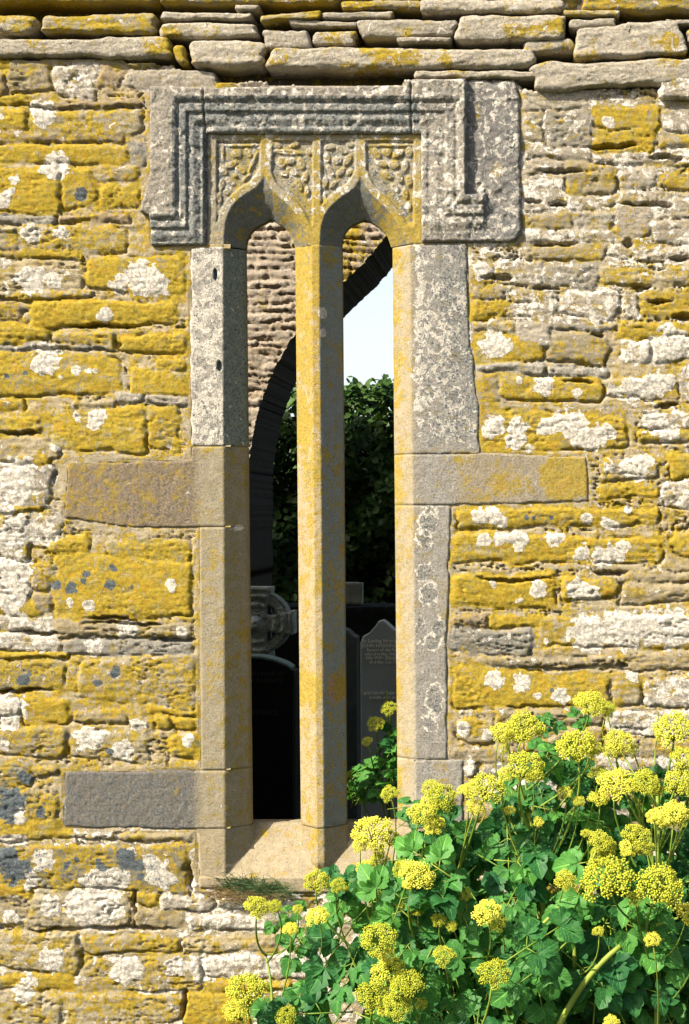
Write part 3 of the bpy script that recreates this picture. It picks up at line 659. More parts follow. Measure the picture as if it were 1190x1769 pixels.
OR = smooth_pts([(551, 426), (555, 385), (567, 360), (588, 340), (610, 324), (623, 303)])[:-1] + smooth_pts([(623, 303), (633, 324), (651, 344), (673, 366), (691, 394), (706, 426)])
OL = [(OL[0][0], 460)] + OL + [(OL[-1][0], 460)]; OR = [(OR[0][0], 460)] + OR + [(OR[-1][0], 460)]
HEAD = [(356, 230), (729, 230), (729, 421), (356, 425)]
def head_sdf(a, b):
    return np.maximum(sdpoly(a, b, HEAD), -np.minimum(sdpoly(a, b, IL), sdpoly(a, b, IR)))
CARVE = [  # leaf lobes, stems and berries of the spandrels: centre, half axes, turn
 (412, 250, 30, 2.6, 0), (384, 262, 2.6, 14, 0), (408, 265, 7, 7, 0), (428, 264, 9, 4.5, 60), (436, 280, 3, 18, 22), (398, 284, 10, 5, -20), (385, 294, 9, 5, 60), (415, 292, 9, 5, 30), (382, 318, 10, 4.5, 100),
 (396, 312, 9, 4.5, 40), (378, 342, 9, 4, 80), (405, 303, 3.5, 3.5, 0), (391, 332, 6, 4, 30), (425, 306, 8, 3, -40), (376, 362, 7, 3.5, 90),
 (495, 262, 26, 4, 4), (477, 250, 8, 5, 20), (508, 249, 8, 4.5, -20), (486, 280, 9, 5, 70), (500, 278, 8, 5, -10), (520, 282, 10, 5, 70), (505, 296, 10, 5, 30), (527, 304, 9, 4.5, 100), (516, 320, 10, 4.5, 60), (530, 330, 8, 4, 90), (490, 300, 6, 4, 10), (533, 262, 5, 5, 0),
 (570, 252, 9, 5, -10), (590, 258, 10, 5, 30), (605, 248, 7, 4.5, 0), (564, 272, 9, 5, 80), (582, 276, 8, 6, 0), (600, 276, 10, 5, 120), (570, 294, 10, 4.5, 60), (588, 296, 9, 4.5, -50), (561, 315, 9, 4.5, 95), (575, 318, 8, 4, -45), (603, 297, 6, 3.5, -40), (560, 340, 8, 3.5, 90),
 (676, 250, 34, 2.6, 0), (650, 264, 10, 5, 60), (668, 262, 7, 6, 0), (688, 264, 10, 5, -30), (706, 262, 5, 8, 0), (660, 282, 9, 5, 20), (680, 284, 8, 7, 0), (700, 286, 10, 5, 100), (668, 302, 9, 4.5, 40), (690, 306, 9, 5, 70), (706, 312, 9, 4.5, 90), (682, 324, 8, 4.5, 50), (700, 334, 9, 4.5, 80), (706, 356, 8, 4, 90)]
def hf(X, Y, d):
    dO = np.minimum(sdpoly(X, Y, OL), sdpoly(X, Y, OR)); dI = np.minimum(sdpoly(X, Y, IL), sdpoly(X, Y, IR))
    ins = np.clip(-dO, 0, None); tt = ins / (ins + np.maximum(dI, 0) + 1e-6)
    h = np.where(dO < 0, -CH * tt, 0.0) + .0
    n1, n2, n3 = fbm(X / 14, Y / 14, 701, 3), fbm(X / 40, Y / 40, 705, 3), fbm(X / 8, Y / 8, 709, 3)
    # sunk spandrels with worn foliage carving
    lim = np.minimum(dO - 12, 99)
    rib = np.minimum(np.minimum(np.abs(X - 457 - (300 - Y) * .06) - 9, np.abs(X - 623 + (300 - Y) * .02) - 8), np.abs(X - 547) - 6)
    box = np.minimum(np.minimum(X - 372, 716 - X), Y - 241)
    sunk = sstep(0, 3.5, np.minimum(np.minimum(lim, rib), box)) * sstep(392, 380, Y)
    Xm, Ym = X + 1.5 * n1, Y + 1.5 * fbm(X / 10, Y / 10, 731, 2); rel_ = np.full(X.shape, 9.0)
    for cx, cy, ra, rb, an in CARVE:
        ra, rb = ra * 1.2, rb * 1.15; ca, sa = math.cos(R(an)), math.sin(R(an)); u_ = (Xm - cx) * ca + (Ym - cy) * sa; v_ = -(Xm - cx) * sa + (Ym - cy) * ca
        rel_ = np.minimum(rel_, (np.hypot(u_ / ra, v_ / rb) - 1) * min(ra, rb))
    curl = sstep(1.5, -2.5, rel_)
    h = h - sunk * (.0085 - .007 * curl)
    h = h - sunk * curl * .003 * sstep(1.2, 0, np.abs(rel_ + 3.2)); curl = curl * 2 - 1
    h = h + .0016 * n3 + .0015 * n2 + np.where(dO > 3, edge_drop(d, 3, .003), 0)
    f = np.zeros(X.shape + (4,))
    yel = .52 + .35 * n2 + .18 * sstep(0, -3, rib) + .3 * ((X > 640) & (Y > 330)) + .3 * ((X > 505) & (X < 560) & (Y > 330)) - .25 * (X < 400)
    rf = ((X > 470) & (X < 545)) | (X > 640); f[..., 0] = np.where(dO < 0, np.where(rf, .60, .28) + .2 * n2, yel); f[..., 1] = np.where(dO < 0, .05, .40 + .25 * n1 - .25 * (Y > 370))
    f[..., 2] = .10 + .34 * sunk * sstep(0, .4, -curl) + .16 * (X < 385) + .10 * (dO < 0); f[..., 3] = .3 + .3 * (X < 390)
    tone = np.zeros(X.shape + (3,)); tone[:] = (.33, .29, .21); tone[dO < 0] = (.155, .16, .145)  # ogee chamfers painted dark, their shade put into the stone colour
    return h - .004, f, tone
patch('tracery_head', np.arange(352, 733, 1.5), np.arange(226, 428, 1.5), head_sdf, hf, M_DRESS, win, back=.096)

# hood mould with returned stops
PT = np.array([0, .10, .20, .24, .42, .46, .62, .66, .84, .88, 1.0]); PH = np.array([.040, .036, .024, .029, .027, .018, .021, .020, .011, .014, .012])
HIN = [(357, 231), (728, 231), (728, 440), (357, 440)]
def hf(X, Y, d):
    n1, n2, n3 = fbm(X / 20, Y / 20, 801, 3), fbm(X / 50, Y / 50, 805, 3), fbm(X / 7, Y / 7, 809, 3)
    Xq, Yq = X + .8 * n1, Y + .8 * n1
    tl = np.maximum(Xq - 300, Yq - 371) / 57; tr = np.maximum((803 - Xq) / 75, (Yq - 342) / 70); tt = np.minimum(np.minimum(tl, (Yq - 169) / 61), tr)
    h = np.interp(np.clip(tt, 0, 1), PT, PH)
    rt = (X > 600); worn = sstep(715, 730, X) * (Y > 170); smooth = .038 - .024 * np.clip(tt, 0, 1); h = h * (1 - .25 * worn) + smooth * .25 * worn
    # outside the ridge
    outl = (tt < 0)
    h = np.where(outl, .038 - .010 * sstep(300, 250, X), h)
    blk = ((Xq > 806) & (Yq < 338)) | (Xq > 838)
    soft = np.maximum(sstep(803, 809, Xq) * sstep(341, 335, Yq), sstep(835, 841, Xq))
    h = h * (1 - soft) + (.012 + .003 * n2) * soft
    scroll = np.hypot((X - 845) / 26, (Y - 322) / 18) + .5 * n1; h = h + .006 * sstep(1.2, .5, scroll) * (X > 822)
    # joints between hood stones
    for jx, ya, yb in ((355, 150, 425), (711, 140, 236)):
        h = h - .012 * np.exp(-((X - jx - n1) / 1.5) ** 2) * ((Y > ya) & (Y < yb))
    h = h - .0045 * sstep(.05, .5, n1) + .0030 * n3 + .003 * n2 + edge_drop(d, 4, .006)
    f = np.zeros(X.shape + (4,)); dark = (tt > .02) & (X < 725)
    f[..., 0] = .10 + .12 * n2 + .5 * sstep(1.3, .6, np.hypot(X - 858, Y - 295) / 16) + .4 * sstep(1.2, .6, np.hypot((X - 826) / 7, (Y - 195) / 16)) + .4 * sstep(1.2, .5, np.hypot(X - 734, Y - 398) / 12)
    f[..., 1] = np.where(dark, .44, np.where(X < 300, .36, .46)) + .12 * n1
    f[..., 2] = np.where(dark, .43, np.where(X > 725, .34, .20)) + .18 * n2; f[..., 3] = np.where(dark, .8, .8)
    tone = np.zeros(X.shape + (3,)); tone[:] = (.29, .26, .215); tone[dark] = (.27, .27, .25); tone[X > 806] = (.22, .205, .19)
    return h, f, tone
HO = DRESSED['hood']
patch('hood_mould', np.arange(240, 905, 1.7), np.arange(136, 430, 1.7),
      lambda a, b: np.maximum(sdpoly(a, b, HO), -sdpoly(a, b, HIN)) + .8 * fbm(a / 20, b / 20, 820, 2), hf, M_DRESS, win)

# sill with jamb and mullion stops
def hf(X, Y, d):
    slope = -(1516 - Y) * S * .70; slope = np.where(Y > 1516, .004 - .0 * Y, slope)
    face = np.where((X < 340) | (X > 790), 0, frame_profile(X, Y)); face = np.where(face < -.5, -9, face)
    face = np.where((X > 500) & (X < 610), face - .02 * sstep(1488, 1512, Y), face)
    h = np.maximum(slope, face); h = np.where(Y > 1530, np.maximum(slope, h), h)
    n1, n2 = fbm(X / 12, Y / 12, 901, 4), fbm(X / 50, Y / 50, 905, 3)
    h = h + .0014 * n1 + .0022 * n2 * (Y > 1500) + edge_drop(d, 4, .005) * (Y > 1438)
    f = np.zeros(X.shape + (4,)); f[..., 0] = .27 + .22 * n2 + .35 * sstep(560, 530, np.abs(X - 545) + 530) ; f[..., 0] += .8 * sstep(1.2, .6, np.hypot(X - 449, Y - 1449) / 6)
    f[..., 1] = .06; f[..., 2] = .06 + .06 * n1; f[..., 3] = .12
    tone = np.zeros(X.shape + (3,)); tone[:] = (.33, .275, .185); dk = (X > 388) & (X < 432) & (face > slope - .001) | (X > 559) & (X < 596) & (face > slope)
    tone[dk] = (.27, .24, .175)  # chamfer stops turned from the sun coloured darker, shade painted in
    return h, f, tone
SP = DRESSED['sill']
patch('sill', np.arange(336, 805, 2.0), np.arange(1428, 1548, 1.8), lambda a, b: sdpoly(a, b, SP) + .6 * fbm(a / 22, b / 22, 920, 2), hf, M_DRESS, win)

# ================================================================== GROUND
gr = bpy.data.meshes.new("m"); n = 60
gx = np.sign(np.linspace(-1, 1, n)) * np.abs(np.linspace(-1, 1, n)) ** 2.5 * 250
GX, GY = np.meshgrid(gx, gx); GZ = .0 + .04 * fbm(GX / 1.5, GY / 1.5, 5, 3) * (np.hypot(GX, GY) < 40)
tag(link('ground', mesh(np.stack([GX, GY, GZ - .03], -1).reshape(-1, 3), grid_faces(n, n)[:, ::-1].copy()), M_GROUND), kind='structure')

# ================================================================== INNER ARCH WALL
AD = 3.0
arch_wall = tag(empty('inner_arch_wall', (0, AD, 0)), 'sunlit inner rubble wall with a wide pointed arch, seen through the window', 'wall')
def aw(px, py):
    v = at(px, py, AD); return ((v.x) / S + 595, 884.5 - (v.z - CZ) / S)
left = [(428, 1500), (428, 900), (431, 790), (446, 713), (472, 642), (507, 581), (548, 530), (592, 490), (630, 452), (665, 410), (712, 362), (760, 320)]
Lp = [aw(*p) for p in left]; apx = Lp[-1][0]
ARCH = [(Lp[0][0], 1900)] + smooth_pts(Lp, 5) + [(2 * apx - p[0], p[1]) for p in Lp[::-1][1:]] + [(2 * apx - Lp[0][0], 1900)]
axs = axis(-330, 500, 4.0, -2600, 2900); ays = axis(-150, 900, 4.0, -1640, 1790)  # upper wall carried out of view so that its shadow darkens the hedge
rr = random.Random(9)
ST2 = fill(-400, 560, -200, 1000, (12, 26), (30, 130), 'CCCyGWCB', 4)
def hf(X, Y, d):
    Xg, Yg = np.meshgrid(axs, ays)
    H, f, t, D = stone_fields(Xg, Yg, ST2, [], [], 1.2, False, 70, (.36, .30, .24))
    n2 = fbm(Xg / 60, Yg / 60, 77, 3)
    f[..., 0] = .06 + .50 * np.clip(n2, 0, 1) + .48 * ((Xg > 360) & (Yg < 270)) * (n2 > -.4) ; f[..., 1] *= .75
    t[:] = t * .5 + np.array((.46, .37, .29)) * .5
    H = H * 1.1 + .009 * fbm(Xg / 60, Yg / 14, 78, 4)
    return H, f, t
o = patch('rubble_face', axs, ays, lambda a, b: np.maximum(-(sdpoly(a, b, ARCH) + 4.5 * fbm(a / 22, b / 9, 88, 3)), -5e3), hf, M_FAR, arch_wall, back=.75, y0=AD, side=(.085, .075, .055))  # arch underside coloured darker than the face, its shade painted in
o.location = (0, -AD, 0)
o = link('rear_face', mesh([(-4.2, AD + .75, 0), (-1.0, AD + .75, 0), (-1.0, AD + .75, 5.0), (-4.2, AD + .75, 5.0)], [(0, 3, 2, 1)], False), M_CORE, arch_wall); o.location = (0, -AD, 0)

# ================================================================== HEDGE BEHIND
def leaf_cloud(name, pts, nrm, size, mat, parent):
    V, F = [], []; base = np.array([(0, -.5, 0), (.36, -.1, .05), (.30, .25, .02), (0, .55, -.05), (-.30, .25, .02), (-.36, -.1, .05)])
    for i, (p, n_) in enumerate(zip(pts, nrm)):
        q = Vector(n_).to_track_quat('Z', 'Y') @ Euler((random.gauss(0, .45), random.gauss(0, .45), random.uniform(0, 6.28))).to_quaternion()
        Mx = np.array(q.to_matrix()); s = size * random.uniform(.6, 1.3); k = len(V) * 6
        V.append((base * s) @ Mx.T + p); F.append([(i * 6, i * 6 + 1, i * 6 + 2, i * 6 + 3), (i * 6, i * 6 + 3, i * 6 + 4, i * 6 + 5)])
    me = mesh(np.concatenate(V), np.array(F).reshape(-1, 4)); return link(name, me, mat, parent)
hedge = tag(empty('ivy_clad_hedge', (-.5, 7, 0)), 'tall dark green leafy hedge beyond the arch, its top against the sky', 'hedge')
HV = []; HN = []
for i in range(24000):
    x = random.uniform(-3.2, 2.0); u = random.random()
    top = 2.47 + .025 * math.sin(x * 3.1) + .03 * math.sin(x * 9.7 + 1) + .025 * math.sin(x * 23)
    if u < .72:
        z = top * random.random() ** .6; y = 6.4 + .16 * math.sin(x * 5 + z * 4) + .13 * math.sin(x * 11 - z * 9) + abs(random.gauss(0, .10)) - .25 * (z / top) * 0 + max(0, z - top + .3) * .7
        nn = (random.gauss(0, .3), -1, .55)
    else:
        y = random.uniform(6.4, 7.4); z = top + random.gauss(0, .04); nn = (random.gauss(0, .3), -.5, 1)
    HV.append((x + .5, y - 7, z)); HN.append(nn)
leaf_cloud('foliage', np.array(HV), HN, .062, M_HEDGE, hedge)
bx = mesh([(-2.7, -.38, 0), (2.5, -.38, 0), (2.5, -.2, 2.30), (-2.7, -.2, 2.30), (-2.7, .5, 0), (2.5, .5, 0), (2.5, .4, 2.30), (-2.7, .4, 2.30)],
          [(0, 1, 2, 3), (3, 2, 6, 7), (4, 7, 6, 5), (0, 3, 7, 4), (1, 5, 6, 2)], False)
link('dark_hedge_fill', bx, M_HEDGEIN, hedge)  # near-black box added inside the leaves, standing in for deep shade

# ================================================================== GRAVES
def extrude_outline(pts, y0, y1, holes=None):
    """outline in x,z extruded in y with a bevelled front edge"""
    import bmesh
    bm = bmesh.new()
    vs = [bm.verts.new((x, y0, z)) for x, z in pts]; fc = bm.faces.new(vs)
    r = bmesh.ops.extrude_face_region(bm, geom=[fc]); 
    for v in [g for g in r['geom'] if isinstance(g, bmesh.types.BMVert)]: v.co.y = y1
    bmesh.ops.recalc_face_normals(bm, faces=bm.faces)
    ed = [e for e in bm.edges if abs(e.verts[0].co.y - y0) < 1e-5 and abs(e.verts[1].co.y - y0) < 1e-5]
    bmesh.ops.bevel(bm, geom=ed, offset=.006, segments=2, affect='EDGES', profile=.6)
    me = bpy.data.meshes.new("m"); bm.to_mesh(me); bm.free(); return me
def text_obj(name, s, size, loc, mat, parent, align='CENTER'):
    c = bpy.data.curves.new("t", 'FONT'); c.body = s; c.size = size; c.align_x = align; c.extrude = .001; c.offset = .0006
    o = bpy.data.objects.new("t", c); COL.objects.link(o); dg = bpy.context.evaluated_depsgraph_get()
    me = bpy.data.meshes.new_from_object(o.evaluated_get(dg)); bpy.data.objects.remove(o)
    me.transform(Matrix.Rotation(R(90), 4, 'X')); o = link(name, me, mat, parent); o.location = loc; return o
# grey pointed headstone in the right light
gy = 2.1
def rel(px, py, y, base): v = at(px, py, y); return (v.x - base.x, v.z - base.z)
b0 = at(664, 1250, gy); b0.z = 0
hs = tag(empty('grey_headstone', b0), 'grey headstone with a pointed top and pale inscription, seen in the right light', 'gravestone')
pts = [rel(624, 1500, gy, b0)] + [rel(*p, gy, b0) for p in ((622, 1112), (626, 1100), (637, 1094), (648, 1082), (653, 1074), (661, 1072), (668, 1077), (680, 1088), (694, 1094), (702, 1100), (706, 1112), (704, 1500))]
pts = [(x, max(z, -.02)) for x, z in pts]
link('slab', extrude_outline(pts, 0, .10), M_GRAVE, hs)
for s, py, sz, px in (("In Loving Memory of", 1110, 9, 664), ("JOHN HARRINGTON", 1118, 8.5, 665), ("Farmer of this Parish", 1125, 8, 664), ("who died May 19th 1937", 1132, 7.5, 665), ("His Wife Elizabeth", 1139, 8.5, 664), ("died May 21st 1941", 1146, 7.5, 665), ("ERECTED BY THEIR SONS", 1200, 7, 664), ("DANIEL AND JAMES", 1207, 7, 666)):
    x, z = rel(px, py, gy, b0); text_obj('inscription', s, sz * S * (CD + gy) / CD * (1.0 if sz > 8 else .9), (x, -.003, z), M_LETTER, hs)
# dull headstone behind, between mullion and grey one
gy = 2.5; b1 = at(600, 1250, gy); b1.z = 0
h2 = tag(empty('plain_headstone', b1), 'darker round-shouldered headstone just behind and left of the grey pointed one', 'gravestone')
pts = [(x, max(z, -.02)) for x, z in [rel(*p, gy, b1) for p in ((575, 1500), (575, 1094), (582, 1088), (592, 1086), (601, 1090), (609, 1098), (616, 1102), (618, 1500))]]
link('slab', extrude_outline(pts, 0, .12), plain('dull_stone', (.07, .09, .075), .9, (.10, .12, .10), 12, .003), h2)
# small pale block on the low wall
gy = 4.6; b2 = at(606, 1047, gy)
# low dark wall it stands on
lw = tag(empty('low_dark_wall', (b2.x, gy + .15, 0)), 'low dark rubble wall below the hedge behind the graves', 'wall')
def lump_box(x0, x1, y0, y1, z0, z1, n=40, amp=.02, seed=1):
    import bmesh
    bm = bmesh.new(); bmesh.ops.create_cube(bm, size=1); bmesh.ops.subdivide_edges(bm, edges=bm.edges, cuts=n, use_grid_fill=True)
    P = np.array([v.co[:] for v in bm.verts]); Q = np.stack([x0 + (P[:, 0] + .5) * (x1 - x0), y0 + (P[:, 1] + .5) * (y1 - y0), z0 + (P[:, 2] + .5) * (z1 - z0)], -1)
    k = amp * fbm((Q[:, 0] + Q[:, 1]) * 6, Q[:, 2] * 14, seed, 4); k2 = amp * fbm(Q[:, 0] * 7, Q[:, 1] * 7 + Q[:, 2], seed + 4, 3)
    Q[:, 1] += k * 1.2; Q[:, 2] += k2 * (P[:, 2] > 0); Q[:, 0] += k2 * .6
    for v, q in zip(bm.verts, Q): v.co = q
    me = bpy.data.meshes.new("m"); bm.to_mesh(me); bm.free(); me.polygons.foreach_set('use_smooth', [True] * len(me.polygons)); return me
link('rubble', lump_box(-2.2, 1.2, -.15, .25, -.02, b2.z - .004, 44, .006), plain('dark_rubble', (.018, .022, .016), 1, (.035, .04, .03), 9, .02), lw)
blk = lump_box(-.055, .055, -.04, .05, 0, .130, 8, .006, 5)
o = tag(link('pale_stone_block', blk, M_PALE), 'small pale square stone set on the dark low wall beside the mullion', 'stone block'); o.location = (b2.x, gy + .14, b2.z + .004)
# ringed cross
gy = 2.3; cc = at(445, 1076, gy); b3 = cc.copy(); b3.z = 0; kx = S * (CD + gy) / CD
cross = tag(empty('celtic_cross', b3), 'weathered ringed stone cross standing behind the black headstone', 'cross')
import bmesh
def cross_mesh():
    N = 150; ext = 66
    g = np.linspace(-ext, ext, N); A, B = np.meshgrid(g, g)
    r_ = np.hypot(A, B)
    arm = np.minimum(np.maximum(np.abs(A) - 17 - 6 * sstep(25, 62, np.abs(B)), np.abs(B) - 62), np.maximum(np.abs(B) - 15 - 5 * sstep(25, 62, np.abs(A)), np.abs(A) - 62))
    ring = np.abs(r_ - 45) - 9; hub = r_ - 24
    sd = np.minimum(np.minimum(arm, ring), hub)
    keepc = (sd[:-1, :-1] + sd[1:, 1:] + sd[1:, :-1] + sd[:-1, 1:]) / 4 < 0
    F = grid_faces(N, N, keepc)
    boss = .030 * sstep(16, 9, r_) - .006 * (np.abs(r_ - 19) < 2); relief = .007 * np.sin(r_ / 2.3) * (arm < -3) + .006 * fbm(A / 6, B / 6, 3, 3)
    yy = -(.045 - .02 * ((ring < 0) & (arm > 0)) + boss + relief - .012 * (sd > -2.5))
    V = np.stack([A * kx, yy, -B * kx + cc.z], -1).reshape(-1, 3); used = np.unique(F); mp = -np.ones(len(V), int); mp[used] = np.arange(len(used)); V = V[used]; F = mp[F][:, ::-1]
    ed = np.concatenate([F[:, [0, 1]], F[:, [1, 2]], F[:, [2, 3]], F[:, [3, 0]]]); key = np.sort(ed, 1); kk = key[:, 0] * 1000000 + key[:, 1]
    u, inv, c = np.unique(kk, return_inverse=True, return_counts=True); be = ed[c[inv] == 1]; n0 = len(V); Bk = V.copy(); Bk[:, 1] = .12
    return mesh(np.concatenate([V, Bk]), np.concatenate([F, F[:, ::-1] + n0, np.stack([be[:, 1], be[:, 0], be[:, 0] + n0, be[:, 1] + n0], -1)]))
link('cross_head', cross_mesh(), M_CROSS, cross)
z1 = cc.z - 60 * kx
link('shaft', extrude_outline([(-30 * kx, 0), (30 * kx, 0), (22 * kx, z1), (-22 * kx, z1)], -.045, .12), M_CROSS, cross)
# black headstone
gy = 1.7; b4 = at(440, 1300, gy); b4.z = 0
bh = tag(empty('black_headstone', b4), 'black polished headstone with a curved pale-edged top in the left light', 'gravestone')
arc = [(372, 1162), (385, 1152), (400, 1144), (418, 1138.5), (437, 1137), (452, 1138), (468, 1141), (482, 1145.5), (495, 1151), (504, 1157)]
pts = [rel(372, 1500, gy, b4)] + [rel(*p, gy, b4) for p in arc] + [rel(504, 1500, gy, b4)]; pts = [(x, max(z, -.02)) for x, z in pts]
link('slab', extrude_outline(pts, 0, .09), M_BLACK, bh)
# pale edge strip on the curved top
Q = [rel(*p, gy, b4) for p in arc]; Q2 = [rel(p[0], p[1] - 4.5, gy, b4) for p in arc]
link('top_edge', extrude_outline(Q2 + [(x, z - .001) for x, z in Q[::-1]], -.008, .095), M_EDGE, bh)
Q = [rel(505, 1157, gy, b4), rel(505, 1500, gy, b4), rel(510, 1500, gy, b4), rel(510, 1160, gy, b4)]
link('side_edge', extrude_outline([(x, max(z, -.02)) for x, z in Q], -.004, .095), plain('side_stone', (.02, .03, .025), .8), bh)
for s, py in (("IN LOVING MEMORY", 1168), ("OF OUR PARENTS", 1180), ("REST IN PEACE", 1235)):
    x, z = rel(444, py, gy, b4); text_obj('inscription', s, 11 * S * (CD + gy) / CD, (x, -.003, z), M_LETTERD, bh)

# ================================================================== ALEXANDERS
def tube(pts, rad, seg=7):
    P = [Vector(p) for p in pts]; V, F = [], []
    for i, p in enumerate(P):
        d = (P[min(i + 1, len(P) - 1)] - P[max(i - 1, 0)]).normalized(); q = d.to_track_quat('Z', 'Y'); r_ = rad[i] if isinstance(rad, (list, tuple)) else rad
        for k in range(seg): V.append(p + q @ Vector((math.cos(6.2832 * k / seg) * r_, math.sin(6.2832 * k / seg) * r_, 0)))
    for i in range(len(P) - 1):
        for k in range(seg): F.append((i * seg + k, i * seg + (k + 1) % seg, (i + 1) * seg + (k + 1) % seg, (i + 1) * seg + k))
    F.append(tuple(range(seg))[::-1]); F.append(tuple((len(P) - 1) * seg + k for k in range(seg)))
    return V, F
def bez(a, c, b, n=8): return [a * (1 - t) ** 2 + c * 2 * t * (1 - t) + b * t * t for t in [i / n for i in range(n + 1)]]
def merge(parts, mats=None):
    V, F, MI = [], [], []
    for j, (v, f) in enumerate(parts):
        n = len(V); V += [tuple(a) for a in v]; F += [tuple(i + n for i in ff) for ff in f]; MI += [mats[j] if mats else 0] * len(f)
    me = bpy.data.meshes.new("m"); me.from_pydata(V, [], F); me.polygons.foreach_set('material_index', MI); me.polygons.foreach_set('use_smooth', [True] * len(F)); me.update(); return me
def ico(c, r_, sub=1, sq=1.0):
    bm = bmesh.new(); bmesh.ops.create_icosphere(bm, subdivisions=sub, radius=r_)
    V = [Vector((v.co.x, v.co.y, v.co.z * sq)) + c for v in bm.verts]; F = [tuple(v.index for v in f.verts) for f in bm.faces]; bm.free(); return V, F
def umbel_mesh(seed):
    """unit umbel (radius 1, dome up +Z, stalk enters at z = -.9): rays carrying balls of tiny florets"""
    r = random.Random(seed); parts, mats = [], []
    root = Vector((0, 0, -.9)); n = r.randint(15, 20)
    for i in range(n):
        t = (i + .5) / n; th = math.acos(1 - t * 1.05) * 1.0; ph = i * 2.39996 + r.uniform(-.15, .15)
        rad_ = r.uniform(.82, 1.03); c = Vector((math.sin(th) * math.cos(ph), math.sin(th) * math.sin(ph), math.cos(th) * .75 - .12)) * rad_ * .78
        v, f = tube(bez(root, root * .3 + c * .55 + Vector((0, 0, -.12)), c, 3), .028, 4); parts.append((v, f)); mats.append(1)
        br = r.uniform(.19, .27); ax = (c - Vector((0, 0, -.5))).normalized(); q = ax.to_track_quat('Z', 'Y'); m = r.randint(34, 40)
        for k in range(m):
            tt = (k + .5) / m; a = math.acos(1 - tt * 1.35); p2 = k * 2.39996 + r.uniform(-.3, .3)
            d = q @ Vector((math.sin(a) * math.cos(p2), math.sin(a) * math.sin(p2), math.cos(a)))
            parts.append(ico(c + d * br * r.uniform(.80, 1.22), r.uniform(.028, .046), 1)); mats.append(0)
        parts.append(ico(c, br * .55, 1)); mats.append(2)
    me = merge(parts, mats); me.materials.append(M_FLOWER); me.materials.append(M_RAY); me.materials.append(M_RAY); return me
UMB = [umbel_mesh(i) for i in range(5)]
def leaflet(cx, cy, ang, L, r):
    """lobed, toothed leaflet in the xy plane, folded on its midrib; grows from (cx, cy)"""
    ys_ = [0, .10, .24, .30, .44, .58, .64, .78, .90, 1.0]; ws = [.03, .30, .44, .37, .46, .42, .33, .30, .17, .0]
    fold = r.uniform(.15, .55); droop = r.uniform(.1, .7); wv = r.uniform(-.06, .06); V = []
    for y_, w_ in zip(ys_, ws):
        w_ *= r.uniform(.9, 1.12); z = -droop * y_ * y_ * L
        for sx, e in ((-1, 1), (-.5, .5), (0, 0), (.5, .5), (1, 1)):
            V.append((sx * w_ * L * r.uniform(.94, 1.06), y_ * L + (.03 * L if abs(sx) == 1 else 0) * r.uniform(-1, 1), z + fold * e * w_ * L + wv * L * math.sin(y_ * 9 + sx * 2) * e))
    F = []
    for i in range(len(ys_) - 1):
        for k in range(4): a = i * 5 + k; F.append((a, a + 1, a + 6, a + 5))
    ca, sa = math.cos(ang), math.sin(ang)
    UV = [(u_, y_, 1, 1) for y_ in ys_ for u_ in (0, .25, .5, .75, 1)]
    return [(cx + x * ca - y_ * sa, cy + x * sa + y_ * ca, z) for x, y_, z in V], F, UV
def leaf_mesh(seed):
    """thrice-divided leaf, ~1 unit long, from the origin along +Y"""
    r = random.Random(seed); parts, mats, blades = [], [], []
    def st(a, b, rd): parts.append(tube([Vector((*a, -.01)), Vector((*b, -.01))], rd, 4)); mats.append(1)
    st((0, -.55), (0, .45), .016)
    for (bx_, by_, an, sc) in ((0, .45, 0, 1.0), (0, .05, -1.05, .85), (0, .05, 1.05, .85)):
        an += r.uniform(-.15, .15); d = (-math.sin(an), math.cos(an)); ex, ey = bx_ + d[0] * .26 * sc, by_ + d[1] * .26 * sc
        st((bx_, by_), (ex, ey), .012)
        for a2, l2 in ((0, .54), (-1.1, .44), (1.1, .44)):
            v, f, uv = leaflet(ex, ey, an + a2 + r.uniform(-.15, .15), l2 * sc * r.uniform(.9, 1.1), r); parts.append((v, f)); mats.append(0); blades.append((len(parts) - 1, uv))
    me = merge(parts, mats); bl = dict(blades); rows = []
    for j, (v, f) in enumerate(parts): rows += bl[j] if j in bl else [(.5, 0, 0, 1)] * len(v)
    attr(me, 'blade', rows); me.materials.append(M_LEAF); me.materials.append(M_STEM); return me
LEAF = [leaf_mesh(40 + i) for i in range(7)]

